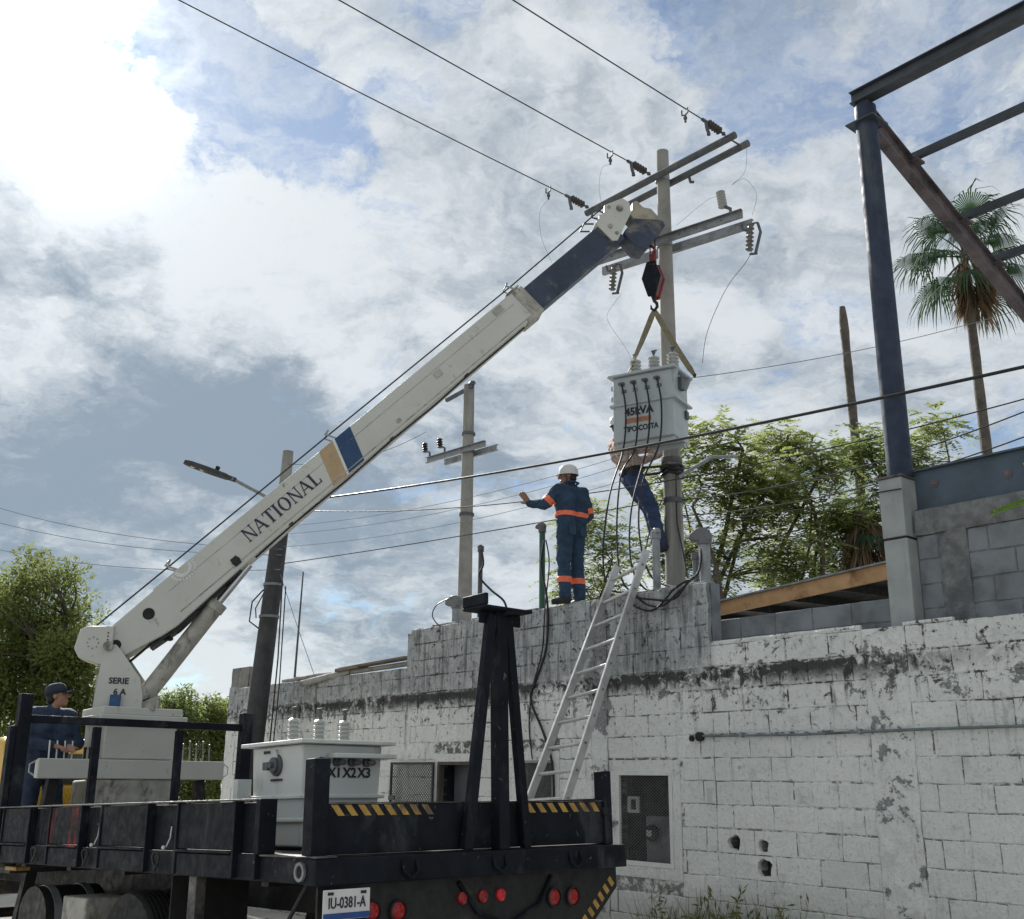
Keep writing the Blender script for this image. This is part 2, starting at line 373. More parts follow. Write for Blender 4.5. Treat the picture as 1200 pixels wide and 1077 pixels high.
M_ALU = mat('aluminium', (.56, .565, .56), .42, .7, var=.18, scale=9, dirt=(.33, .32, .30), dirt_amt=.3, bump=.06)
M_RUBBER = mat('rubber', (.018, .018, .018), .8, var=.3, bump=.2)
M_CABLE = mat('cable_black', (.012, .012, .013), .55, var=.2, bump=0)
M_WIRE = mat('wire_grey', (.07, .075, .08), .9, .0, var=.2, bump=0, spec=.05)
M_WIREP = mat('wire_pale', (.20, .215, .23), .9, .0, var=.2, bump=0, spec=.05)
M_HAZY = mat('hazard_yellow', (.46, .28, .06), .6, var=.35, scale=10, dirt=(.1, .08, .05), dirt_amt=.4, bump=.1)
M_YELLOW = mat('cab_yellow', (.58, .36, .045), .4, var=.12, dirt=(.25, .17, .06), dirt_amt=.25, bump=.05)
M_RED = mat('lamp_red', (.30, .012, .015), .2, var=.3, scale=40, bump=.3, bscale=60)
M_REDHOT = mat('reflector_red', (.62, .02, .03), .2, var=.2, bump=0)
M_HOOKRED = mat('hook_red', (.19, .035, .035), .5, var=.3, dirt=(.05, .03, .03), dirt_amt=.4, bump=.1)
M_SLING = mat('sling_web', (.21, .185, .12), .85, var=.3, scale=20, bump=.4, bscale=120)
M_ORANGEW = mat('fascia_orange', (.55, .335, .17), .75, var=.25, scale=4, dirt=(.26, .12, .05), dirt_amt=.35, bump=.2, streak=.1)
M_GREENP = mat('pipe_green', (.035, .115, .075), .5, var=.2, bump=.1)
M_GLASSD = mat('window_dark', (.02, .024, .028), .35, var=.4, bump=0)
M_DOORG = mat('door_grey', (.115, .135, .15), .6, var=.25, scale=3, bump=.1)
M_SKIN = mat('skin', (.33, .175, .115), .55, var=.15, scale=14, bump=.08, bscale=90)
M_SKIND = mat('skin_dark', (.24, .125, .085), .55, var=.15, scale=14, bump=.08, bscale=90)
M_HAIR = mat('hair', (.012, .010, .009), .6, var=.3, bump=.3)
M_COVER = mat('coverall_navy', (.022, .05, .095), .85, var=.3, scale=5, bump=.5, bscale=16, bdist=.012)
M_COVERD = mat('shirt_navy', (.028, .046, .085), .85, var=.3, scale=5, bump=.5, bscale=16, bdist=.012)
M_JEANS = mat('jeans', (.03, .055, .12), .85, var=.35, scale=6, bump=.5, bscale=18, bdist=.012)
M_PLAID = None
M_ORANGE = mat('hi_vis_orange', (.80, .17, .085), .6, var=.15, bump=.1)
M_BOOT = mat('boot', (.02, .018, .017), .6, var=.3, bump=.2)
M_GLOVE = mat('glove', (.12, .115, .11), .8, var=.3, bump=.3)
M_HELM = mat('helmet_white', (.55, .56, .56), .35, var=.08, bump=0)
M_CAP = mat('cap_navy', (.018, .025, .045), .85, var=.3, bump=.3)
M_BARK = mat('bark', (.085, .07, .055), .9, var=.4, scale=6, bump=.8, bscale=20, bdist=.02)
M_PALMB = mat('palm_bark', (.115, .10, .085), .9, var=.4, scale=4, bump=.9, bscale=14, bdist=.03)
M_LEAFR = leafmat('leaf_fresh', (.078, .108, .038), (.20, .23, .08), .62)
M_LEAFD = leafmat('leaf_deep', (.052, .08, .029), (.14, .175, .06), .58)
M_LEAFY = leafmat('leaf_olive', (.05, .073, .022), (.15, .175, .052), .5)
M_PALM = leafmat('palm_leaf', (.014, .036, .022), (.04, .078, .036), .22)
M_PALMD = leafmat('palm_dead', (.085, .06, .038), (.19, .135, .085), .3, .8)
M_GRASS = leafmat('grass', (.05, .075, .02), (.16, .17, .06), .4)
M_SPRIG = leafmat('sprig', (.10, .22, .02), (.24, .38, .03), .55)
# ------------------------------------------------------------------ ground: one sheet, falling gently along the truck's length
TFD = Vector((-math.sin(R(42)), math.cos(R(42)), 0)); T0 = Vector((-1.07, 6.1, 0))
def ground_z(x, y):
    a = (Vector((x, y, 0)) - T0).dot(TFD)
    return -.0367 * min(max(a, 0), 10)
def make_ground():
    mb = MB(); xs = [-900, -300, -100, -50, -30] + [-20 + i for i in range(0, 41)] + [30, 50, 100, 300, 900]
    ys = [-300, -60, -20] + [-10 + i for i in range(0, 46)] + [45, 70, 120, 300, 900]
    vs = [(x, y, ground_z(x, y) + .015 * mnoise.noise(Vector((x * .7, y * .7, 0)))) for y in ys for x in xs]
    n = len(xs); mb.add(vs, [(j * n + i, j * n + i + 1, (j + 1) * n + i + 1, (j + 1) * n + i) for j in range(len(ys) - 1) for i in range(n - 1)])
    m = mat('earth', (.37, .36, .335), .95, var=.25, scale=.8, dirt=(.20, .20, .13), dirt_amt=.35, bump=.6, bscale=9, space='World', dirt_scale=.6, bdist=.03)
    struct(mb.build('ground', m))
make_ground()

# ------------------------------------------------------------------ block walls
BLK = {}
def block_mesh(w, h, var, m, deep=.05):
    key = (round(w, 3), round(h, 3), var, m.name)
    if key in BLK: return BLK[key]
    rnd = random.Random(hash((round(w * 100), round(h * 1000), var)))
    w, h = key[0], key[1]; c = .007; j = lambda k=.0055: rnd.uniform(-k, k)
    mb = MB(); q = [(-w / 2, -h / 2), (w / 2, -h / 2), (w / 2, h / 2), (-w / 2, h / 2)]
    # irregular outline: extra points along the long edges
    ring = [q[0], (j(.06) - w * .15, -h / 2), (w * .2 + j(.05), -h / 2), q[1], (w / 2, j(.04)), q[2], (w * .18 + j(.05), h / 2), (-w * .2 + j(.05), h / 2), q[3], (-w / 2, j(.04))]
    ring = [(x + j(), z + j()) for x, z in ring]; n = len(ring)
    def sh(p, d): return (p[0] - math.copysign(min(d, abs(p[0])), p[0]) * (1 if abs(abs(p[0]) - w / 2) < .02 else 0), p[1] - math.copysign(min(d, abs(p[1])), p[1]) * (1 if abs(abs(p[1]) - h / 2) < .02 else 0))
    vs = [(x, deep, z) for x, z in ring] + [(x, c, z) for x, z in ring] + [(sh(p, c)[0], j(.0012), sh(p, c)[1]) for p in ring]
    fs = [(i, (i + 1) % n, n + (i + 1) % n, n + i) for i in range(n)] + [(n + i, n + (i + 1) % n, 2 * n + (i + 1) % n, 2 * n + i) for i in range(n)] + [tuple(2 * n + i for i in range(n))]
    mb.add(vs, fs); me = mb.mesh('block', smooth=False); me.materials.append(m); BLK[key] = me
    return me
def minus(a, b, cuts):
    segs = [(a, b)]
    for c0, c1 in cuts:
        out = []
        for s0, s1 in segs:
            if c1 <= s0 or c0 >= s1: out.append((s0, s1)); continue
            if c0 > s0: out.append((s0, c0))
            if c1 < s1: out.append((c1, s1))
        segs = out
    return [(p, q) for p, q in segs if q - p > .03]
def block_wall(root, m, mback, x0, x1, rows, holes, blen, F, thick=.16, y=0., gap=.010, seed=1, proud=.004, recess=.005):
    """rows: list of (z bottom, z top); holes: (x0,x1,z0,z1,open_through)"""
    rnd = random.Random(seed); z0, z1 = rows[0][0], rows[-1][1]
    mb = MB(); xs = sorted({x0, x1, *[h[0] for h in holes if h[4]], *[h[1] for h in holes if h[4]]})
    for p, q in zip(xs[:-1], xs[1:]):
        cuts = [(h[2], h[3]) for h in holes if h[4] and h[0] < (p + q) / 2 < h[1]]
        for a, b in minus(z0, z1 - .004, cuts): mb.box(p, q, y + recess, y + thick, a, b)
    mb.build('mortar_core', mback, root, F)
    for k, (a, b) in enumerate(rows):
        cuts = [(h[0], h[1]) for h in holes if min(h[3], b) - max(h[2], a) > .03]
        start = x0 - (blen * (.5 if k % 2 else 0) + rnd.uniform(0, .05))
        for s0, s1 in minus(x0, x1, cuts):
            e = start
            while e < s1:
                p, q = max(e, s0), min(e + blen, s1); e += blen
                if q - p < .05: continue
                g_ = gap * rnd.choice((.4, .5, .7, .8, 1.0, 1.6)); o = bpy.data.objects.new('block', block_mesh(q - p - g_, b - a - gap * rnd.choice((.4, .6, .8, 1.3)), rnd.randrange(4), m)); COL.objects.link(o)
                attach(o, root, F @ TM((p + q) / 2, y - rnd.random() * proud + .001, (a + b) / 2) @ RZ(rnd.uniform(-.35, .35)) @ RX(rnd.uniform(-.5, .5)) @ RY(rnd.uniform(-.25, .25)))
    return root
def rough_slab(mb, x0, x1, z0, z1, y, amp=.006, seed=0., step=.05, back=.03):
    nx = max(2, int((x1 - x0) / step)); nz = max(2, int((z1 - z0) / step)); vs = []
    for j in range(nz + 1):
        for i in range(nx + 1):
            x = x0 + (x1 - x0) * i / nx; z = z0 + (z1 - z0) * j / nz
            e = (.35 if i in (0, nx) or j in (0, nz) else 1)
            wob = .012 * mnoise.noise(Vector((seed, z * 5, 1))) if i == 0 else .012 * mnoise.noise(Vector((seed + 4, z * 5, 2))) if i == nx else 0
            vs.append((x + wob, y + (amp * mnoise.noise(Vector((x * 9 + seed, z * 7, seed)))) - amp * .5 * e, z))
    n = nx + 1; mb.add(vs, [(j * n + i, j * n + i + 1, (j + 1) * n + i + 1, (j + 1) * n + i) for j in range(nz) for i in range(nx)])
    o = len(mb.v); mb.box(x0, x1, y + .004, y + back, z0, z1)
def recess_box(mb, x0, x1, z0, z1, y0, y1):
    v = [(x0, y0, z0), (x1, y0, z0), (x1, y0, z1), (x0, y0, z1), (x0, y1, z0), (x1, y1, z0), (x1, y1, z1), (x0, y1, z1)]
    mb.add(v, [(0, 1, 5, 4), (1, 2, 6, 5), (2, 3, 7, 6), (3, 0, 4, 7), (4, 5, 6, 7)])
CH = .212
def rows_between(zbot, ztop, anchor=2.862):
    r = []; z = anchor - CH * math.ceil((anchor - zbot) / CH)
    while z < ztop - .02:
        r.append((max(z, zbot), min(z + CH, ztop))); z += CH
    return r
GL = -.55
def mesh_grid(mb, x0, x1, z0, z1, y, sx, sz, r):
    """expanded-metal diamonds"""
    k = sz / sx; w, h = x1 - x0, z1 - z0; n = int((w + h / k) / sx) + 1
    for i in range(n + 1):
        for sgn in (1, -1):
            c = i * sx; a = max(0, c - h / k); b = min(w, c)
            if b - a < .01: continue
            za, zb = (c - a) * k, (c - b) * k
            pa, pb = (x0 + a, y, z0 + za), (x0 + b, y, z0 + zb)
            if sgn < 0: pa, pb = (x1 - a, y, z0 + za), (x1 - b, y, z0 + zb)
            mb.bar(pa, pb, r * 2, r * 1.2, (0, 1, 0))

# right, lower part of the white wall
wa = thing('block_wall', 'low white painted block wall carrying the horizontal steel conduit', 'wall', WALL)
holesA = [(-.87, -.48, GL, 2.862, False)]
rndh = [(-2.37, 1.04, .082), (-2.13, 1.03, .068), (-1.93, .845, .094)]
def snap_hole(hx, hz, hr):
    for k, (a, b) in enumerate(rows_between(GL, 2.862)):
        if a <= hz < b:
            e = -2.56 - (.455 * (.5 if k % 2 else 0) + .03)
            while e + .455 < hx: e += .455
            return (max(e + hr + .03, min(e + .455 - hr - .03, hx)), max(a + hr + .012, min(b - hr - .012, hz)), hr)
rndh = [snap_hole(*h) for h in rndh]
for hx, hz, hr in rndh: holesA.append((hx - hr, hx + hr, hz - hr, hz + hr, True))
# the three knocked-out holes leave their blocks whole around them
rowsA = rows_between(GL, 2.862)
def wallA():
    solid = [h for h in holesA if not h[4]]
    rnd = random.Random(3); mb = MB(); xs = sorted({-2.56, 4.2, *[h[0] for h in holesA[1:]], *[h[1] for h in holesA[1:]]})
    for p, q in zip(xs[:-1], xs[1:]):
        cuts = [(h[2], h[3]) for h in holesA[1:] if h[0] < (p + q) / 2 < h[1]]
        for a, b in minus(GL, 2.858, cuts): mb.box(p, q, .005, .16, a, b)
    mb.build('mortar_core', M_JOINT, wa, WALL)
    BL = .455
    for k, (a, b) in enumerate(rowsA):
        start = -2.56 - (BL * (.5 if k % 2 else 0) + .03)
        for s0, s1 in minus(-2.56, 4.2, [(-.87, -.48)]):
            e = start
            while e < s1:
                p, q = max(e, s0), min(e + BL, s1); e += BL
                if q - p < .05: continue
                hs = [h for h in rndh if h[0] + h[2] > p + .005 and h[0] - h[2] < q - .005 and h[1] + h[2] > a + .005 and h[1] - h[2] < b - .005]
                F = WALL @ TM((p + q) / 2, -rnd.random() * .005 + .001, (a + b) / 2) @ RZ(rnd.uniform(-.35, .35)) @ RX(rnd.uniform(-.5, .5))
                if not hs:
                    o = bpy.data.objects.new('block', block_mesh(q - p - .010 * rnd.choice((.4, .5, .7, .8, 1.0, 1.6)), b - a - .010 * rnd.choice((.4, .6, .8, 1.3)), rnd.randrange(4), M_WALL)); COL.objects.link(o); attach(o, wa, F)
                else:
                    # block with a ragged hole broken through its face
                    bm = bmesh.new(); w, h = q - p - .010, b - a - .010
                    mbb = MB(); cx, cz = (p + q) / 2, (a + b) / 2
                    ring = []; g = 14
                    me = bpy.data.meshes.new('block')
                    vo = [bm.verts.new((x, 0, z)) for x, z in ((-w / 2, -h / 2), (w / 2, -h / 2), (w / 2, h / 2), (-w / 2, h / 2))]
                    ed = [bm.edges.new((vo[i], vo[(i + 1) % 4])) for i in range(4)]
                    for hx, hz, hr in hs:
                        r2 = random.Random(int(hx * 100)); pts = []
                        for i in range(g):
                            an = 2 * math.pi * i / g; rr = hr * r2.uniform(.66, 1.0)
                            x = max(-w / 2 + .004, min(w / 2 - .004, hx - cx + rr * math.cos(an))); z = max(-h / 2 + .004, min(h / 2 - .004, hz - cz + rr * math.sin(an))); pts.append((x, z))
                        vi = [bm.verts.new((x, 0, z)) for x, z in pts]
                        ed += [bm.edges.new((vi[i], vi[(i + 1) % g])) for i in range(g)]
                        vb = [bm.verts.new((x * 1, .05, z)) for x, z in pts]
                        for i in range(g): bm.faces.new((vi[i], vi[(i + 1) % g], vb[(i + 1) % g], vb[i]))
                    bmesh.ops.triangle_fill(bm, use_beauty=True, use_dissolve=False, edges=ed)
                    for i in range(4):
                        b0, b1 = bm.verts.new((vo[i].co.x, .05, vo[i].co.z)), bm.verts.new((vo[(i + 1) % 4].co.x, .05, vo[(i + 1) % 4].co.z))
                        bm.faces.new((vo[i], vo[(i + 1) % 4], b1, b0))
                    bm.to_mesh(me); bm.free()
                    obj('block', me, M_WALL, wa, F)
    mb = MB(); rough_slab(mb, -.872, -.478, GL, 2.86, -.002, .022, 2.0, .03); mb.build('tie_column', M_WALL, wa, WALL, smooth=False)
    mb = MB()
    for hx, hz, hr in rndh: recess_box(mb, hx - hr - .002, hx + hr + .002, hz - hr - .002, hz + hr + .002, .16, .60)
    mb.build('block_cavity', M_BLOCK, wa, WALL)
    # thin cement capping
    mb = MB(); rough_slab(mb, -2.56, -.9, 2.863, 2.905, .012, .02, 5.); rough_slab(mb, -.5, -.05, 2.863, 2.892, .016, .02, 9.); mb.build('cement_capping', M_WALL, wa, WALL, smooth=False)
wallA()
# middle, raised part with the windows
wb = thing('block_wall', 'raised grey weathered block wall with mesh window, ladder leaning on it', 'wall', WALL)
W1 = (-3.87, -3.10, .77, 1.68); W2 = (-7.0, -6.3, .62, 1.78); W3 = (-5.45, -4.83, .95, 1.79)
def grow(w, d, th=True): return (w[0] - d, w[1] + d, w[2] - d, w[3] + d, th)
rowsB = rows_between(GL, 3.50)
holesB = [(*W1, True), (*W2, True), (*W3, True)] + [grow(W1, .10, False), grow(W2, .09, False), grow(W3, .09, False), (-4.22, -3.99, GL, 3.5, False)]
block_wall(wb, M_WALL, M_JOINT, -7.69, -2.56, rowsB, holesB, .455, WALL, seed=11, proud=.006)
mb = MB(); rough_slab(mb, -4.22, -3.985, GL, 3.497, -.001, .022, 7.0, .03); mb.build('tie_column', M_WALL, wb, WALL, smooth=False)
for w, d in ((W1, .105), (W2, .095), (W3, .095)):
    mb = MB(); y = -.004
    for a in ((w[0] - d, w[1] + d, w[3], w[3] + d), (w[0] - d, w[1] + d, w[2] - d, w[2]), (w[0] - d, w[0], w[2], w[3]), (w[1], w[1] + d, w[2], w[3])):
        rough_slab(mb, a[0], a[1], a[2], a[3], y, .004, a[0], .06, .1)
    mb.build('plaster_surround', M_WALL, wb, WALL, smooth=False)
    mb = MB(); recess_box(mb, w[0], w[1], w[2], w[3], .03, .42); mb.build('shade_recess', M_GLASSD, wb, WALL)  # recess walls near black: shade of the unlit interior put into the colour
# rough broken crown of the raised part
mb = MB(); rr = random.Random(4)
x = -7.66
while x < -2.62:
    L = rr.uniform(.12, .5); h = rr.uniform(.005, .035)
    mb.box(x, min(x + L - .01, -2.58), .02 + rr.random() * .02, .15, 3.49, 3.50 + h); x += L
mb.build('cement_capping', M_WALL, wb, WALL, bevel=.008)
# ragged end where the raised part stops against the low part
mb = MB(); rough_slab(mb, -2.585, -2.535, 2.88, 3.49, .02, .03, 3.3, .05, .14); mb.build('broken_end', M_BLOCK, wb, WALL, smooth=False)
# far, low part
wc = thing('block_wall', 'far low end of the white wall, streaked grey, boards lying on top', 'wall', WALL)
block_wall(wc, M_WALL, M_JOINT, -13.1, -7.69, rows_between(GL, 3.0), [(-13.1, -12.75, GL, 3.0, False)], .455, WALL, y=.03, seed=21, proud=.006)
mb = MB(); rough_slab(mb, -13.1, -12.75, GL, 3.02, .03, .012, 3.0); mb.build('tie_column', M_WALL, wc, WALL, smooth=False)
mb = MB(); rough_slab(mb, -7.76, -7.62, GL, 3.45, .0, .012, 6.0); mb.build('tie_column', M_WALL, wb, WALL, smooth=False)
lp = thing('concrete_post', 'short weathered concrete post standing at the far end of the wall', 'post', WALL)
mb = MB(); rough_slab(mb, -13.5, -12.85, GL, 3.38, .25, .02, 4.4, .08, .35); mb.build('shaft', mat('post_concrete', (.24, .235, .22), .9, var=.4, scale=3, dirt=(.07, .07, .065), dirt_amt=.6, bump=.5, space='World', streak=.5), lp, WALL, smooth=False)

# ---- window fittings
win = thing('mesh_window', 'white framed expanded metal window with an electric meter behind it', 'window', WALL)
mb = MB(); a = W1
for q in ((a[0], a[1], a[3] - .045, a[3]), (a[0], a[1], a[2], a[2] + .045), (a[0], a[0] + .045, a[2] + .045, a[3] - .045), (a[1] - .045, a[1], a[2] + .045, a[3] - .045)): mb.box(q[0], q[1], -.012, .03, q[2], q[3])
mb.build('frame', M_WHITE, win, WALL, bevel=.004)
mb = MB(); mesh_grid(mb, a[0] + .04, a[1] - .04, a[2] + .04, a[3] - .04, .018, .042, .03, .0022); mb.build('wire_mesh', mat('mesh_grey', (.16, .165, .165), .6, .4, var=.3, bump=0), win, WALL, smooth=False)
mb = MB(); mb.box(-3.98, -3.84, -.03, -.012, 1.155, 1.185); mb.cyl((-3.9, -.035, 1.17), (-3.9, -.035, 1.12), .012); mb.build('latch', M_GALV, win, WALL, bevel=.003)
met = thing('electric_meter', 'grey electric meter with round dial behind the wire mesh', 'meter', WALL)
mb = MB(); mb.box(-3.58, -3.24, .12, .26, .80, 1.24); mb.build('box', M_GALV, met, WALL, bevel=.01)
mb = MB(); mb.lathe((-3.46, .12, 1.08), [(.085, 0), (.085, .05), (.07, .075), (.0, .08)], 20, (0, -1, 0)); mb.build('dial', M_GLASSD, met, WALL)
mb = MB(); mb.lathe((-3.46, .118, 1.08), [(.1, 0), (.1, .02), (.086, .02), (.086, 0)], 20, (0, -1, 0)); mb.build('ring', M_GALV, met, WALL)
mb = MB(); mb.box(-3.49, -3.43, .03, .046, 1.05, 1.11); mb.build('register', M_WHITE, met, WALL)
sq = thing('switch_plate', 'small square white plate with dark centre inside the mesh window', 'plate', WALL)
mb = MB()
for q in ((-3.76, -3.60, 1.40, 1.43), (-3.76, -3.60, 1.27, 1.30), (-3.76, -3.72, 1.30, 1.40), (-3.64, -3.60, 1.30, 1.40)): mb.box(q[0], q[1], .045, .065, q[2], q[3])
mb.build('plate', M_WHITE, sq, WALL)
mb = MB(); mb.box(-3.715, -3.645, .06, .075, 1.305, 1.395); mb.build('switch', M_GLASSD, sq, WALL)
d2 = thing('mesh_shutter', 'open wire mesh shutter folded back beside the grey service door', 'shutter', WALL)
mb = MB()
for q in ((-7.98, -7.02, 1.745, 1.775), (-7.98, -7.02, .64, .67), (-7.98, -7.95, .67, 1.745), (-7.05, -7.02, .67, 1.745)): mb.box(q[0], q[1], -.055, -.03, q[2], q[3])
mb.build('frame', mat('dark_frame', (.05, .05, .05), .6, .3, var=.4, bump=.1), d2, WALL, bevel=.003)
mb = MB(); mesh_grid(mb, -7.96, -7.04, .66, 1.75, -.042, .052, .044, .0028); mb.build('wire_mesh', MATS['dark_frame'], d2, WALL, smooth=False)
mb = MB(); mb.box(-7.97, -7.84, -.075, -.055, 1.30, 1.36); mb.build('latch', M_RUST, d2, WALL)
d3 = thing('service_door', 'grey sheet metal service door deep in the wall behind the boom rest', 'door', WALL)
mb = MB(); mb.box(-6.96, -6.34, .24, .27, .64, 1.75); mb.build('panel', M_DOORG, d3, WALL)
mb = MB()
for q in ((-7.0, -6.3, 1.74, 1.78), (-7.0, -6.96, .62, 1.74), (-6.34, -6.3, .62, 1.74)): mb.box(q[0], q[1], -.008, .06, q[2], q[3])
mb.build('frame', mat('rust_frame', (.11, .085, .07), .8, .2, var=.4, bump=.2), d3, WALL, bevel=.003)
w3 = thing('mesh_window', 'small dark mesh window behind the foot of the ladder', 'window', WALL)
mb = MB()
for q in ((W3[0], W3[1], W3[3] - .03, W3[3]), (W3[0], W3[1], W3[2], W3[2] + .03), (W3[0], W3[0] + .03, W3[2] + .03, W3[3] - .03), (W3[1] - .03, W3[1], W3[2] + .03, W3[3] - .03)): mb.box(q[0], q[1], -.01, .03, q[2], q[3])
mb.build('frame', M_GALV, w3, WALL, bevel=.003)
mb = MB(); mesh_grid(mb, W3[0] + .03, W3[1] - .03, W3[2] + .03, W3[3] - .03, .012, .034, .026, .0028); mb.build('wire_mesh', MATS['mesh_grey'], w3, WALL, smooth=False)

# ---- conduit along the wall
cd = thing('conduit', 'thin galvanised conduit running level along the white wall', 'pipe', WALL)
mb = MB(); mb.tube([(-2.68, -.03, 2.005), (-1.5, -.036, 1.995), (-.4, -.03, 2.012), (4.2, -.03, 2.03)], .012, 8); mb.build('pipe', mat('conduit_steel', (.17, .21, .215), .5, .3, var=.3, scale=8, dirt=(.07, .07, .07), dirt_amt=.4), cd, WALL)
for x in (-2.2, -.95, .6, 2.2):
    mb = MB(); mb.box(x - .014, x + .014, -.05, -.006, 1.985, 2.03); mb.build('strap', M_GALV, cd, WALL, bevel=.003)
mb = MB(); mb.lathe((-2.71, .002, 2.0), [(.045, 0), (.045, .045), (.03, .055), (0, .056)], 12, (0, -1, 0)); mb.build('junction_box', M_BLACK2, cd, WALL)
mb = MB(); mb.lathe((-2.82, .004, 1.985), [(.028, 0), (.028, .03), (0, .032)], 10, (0, -1, 0)); mb.build('plug', M_BLACK2, cd, WALL)

# ------------------------------------------------------------------ buildings behind the wall on the right
gw = thing('block_wall', 'unpainted grey block wall under the blue steel beam', 'wall', WALL)
rowsG = [(2.80 + .212 * i, 2.80 + .212 * (i + 1)) for i in range(4)]
block_wall(gw, M_BLOCK, M_MORTAR, -.42, 4.2, rowsG, [(-.20, .03, 2.8, 3.65, False)], .44, WALL, thick=.18, y=.24, seed=5, proud=.008)
mb = MB(); rough_slab(mb, -.21, .04, 2.80, 3.66, .235, .03, 8.0, .03); mb.build('tie_column', M_MORTAR, gw, WALL, smooth=False)
mb = MB(); rough_slab(mb, -.42, 4.2, 3.648, 3.868, .225, .035, 12., .035, .19); mb.build('mortar_bed', M_MORTAR, gw, WALL, smooth=False)
lw = thing('block_wall', 'low unpainted grey block wall under the orange edged shed roof', 'wall', WALL)
block_wall(lw, M_BLOCK, M_MORTAR, -3.2, -.55, [(2.5, 2.74), (2.74, 2.95), (2.95, 3.16)], [], .42, WALL, thick=.18, y=.30, seed=6, proud=.004)
cc = thing('concrete_column', 'square pale concrete column supporting the round blue steel column', 'column', WALL)
mb = MB(); mb.box(-.645, -.42, .09, .36, 2.55, 3.62); mb.build('lower_shaft', M_CONCP, cc, WALL, bevel=.008)
mb = MB(); mb.box(-.647, -.423, .085, .355, 3.64, 4.17); mb.build('upper_shaft', M_CONCP, cc, WALL, bevel=.008)
mb = MB(); mb.box(-.64, -.43, .10, .35, 3.615, 3.645); mb.build('joint', M_BLACK2, cc, WALL)
mb = MB(); mb.tube([(-.66, .07, 4.06), (-.42, .07, 4.05)], .006, 5); mb.build('tie_wire', M_CABLE, cc, WALL)
mb = MB(); mb.box(-.66, -.41, .07, .37, 4.172, 4.19); mb.build('base_plate', M_RUST, cc, WALL)
sb = thing('steel_beam', 'blue grey steel beam lying on top of the bare block wall', 'beam', WALL)
mb = MB(); mb.box(-.40, 4.2, .275, .29, 3.885, 4.225); mb.build('web', M_STEELB, sb, WALL)
mb = MB(); mb.box(-.40, 4.2, .235, .40, 4.226, 4.242); mb.build('top_flange', M_STEELB, sb, WALL)
mb = MB(); mb.box(-.40, 4.2, .235, .40, 3.87, 3.884); mb.build('bottom_flange', M_STEELB, sb, WALL)
for x, z in ((-.22, 4.1), (.42, 4.05)):
    mb = MB(); mb.lathe((x, .274, z), [(.04, 0), (.04, .006), (.03, .008), (.022, .02), (0, .022)], 12, (0, -1, 0)); mb.build('bolt', M_RUST, sb, WALL)
mb = MB(); mb.box(.60, .612, .24, .275, 3.886, 4.224); mb.build('stiffener', M_STEELB, sb, WALL)
# shed roof with the orange fascia
sr = thing('shed_roof', 'low shed roof with orange timber fascia and thin sheet edge', 'roof', WALL)
def roofpt(x, y): return 3.64 + (x + 1.18) * .07 + (y - 1.0) * .04
mb = MB(); x0, x1 = -4.6, -.35
v = [(x0, 1.0, roofpt(x0, 1) - .155), (x1, 1.0, roofpt(x1, 1) - .175), (x1, 1.0, roofpt(x1, 1) - .02), (x0, 1.0, roofpt(x0, 1) - .02)]
mb.add(v + [(a, b + .035, c) for a, b, c in v], [(0, 1, 2, 3), (7, 6, 5, 4), (0, 4, 5, 1), (1, 5, 6, 2), (2, 6, 7, 3), (3, 7, 4, 0)]); mb.build('fascia', M_ORANGEW, sr, WALL)
mb = MB(); v = [(x0, .96, roofpt(x0, .96)), (x1, .96, roofpt(x1, .96)), (x1, 5, roofpt(x1, 5)), (x0, 5, roofpt(x0, 5))]
mb.add([(a, b, c - .018) for a, b, c in v] + v, [(3, 2, 1, 0), (4, 5, 6, 7), (0, 1, 5, 4), (1, 2, 6, 5), (2, 3, 7, 6), (3, 0, 4, 7)]); mb.build('roof_sheet', M_GALV, sr, WALL)
mb = MB(); v = [(x0, 1.04, roofpt(x0, 1.04) - .022), (x1, 1.04, roofpt(x1, 1.04) - .022), (x1, 5, roofpt(x1, 5) - .022), (x0, 5, roofpt(x0, 5) - .022)]
mb.add([(a, b, c - .012) for a, b, c in v] + v, [(3, 2, 1, 0), (4, 5, 6, 7), (0, 1, 5, 4), (1, 2, 6, 5), (2, 3, 7, 6), (3, 0, 4, 7)]); mb.build('shade_soffit', M_BLACK2, sr, WALL)  # near-black sheet: shade under the roof put into its colour
for i in range(7):
    x = x0 + .3 + i * .6; mb = MB(); mb.bar((x, 1.04, roofpt(x, 1.04) - .07), (x, 4.9, roofpt(x, 4.9) - .07), .05, .10); mb.build('rafter', M_BLACK2, sr, WALL)  # rafters coloured black as well, for the shade under the roof
mb = MB(); mb.box(-4.6, -.3, 4.6, 4.75, -.4, 3.6); mb.build('added_back_wall', M_BLOCK, sr, WALL)  # unseen wall, added to keep the gap under the roof dark
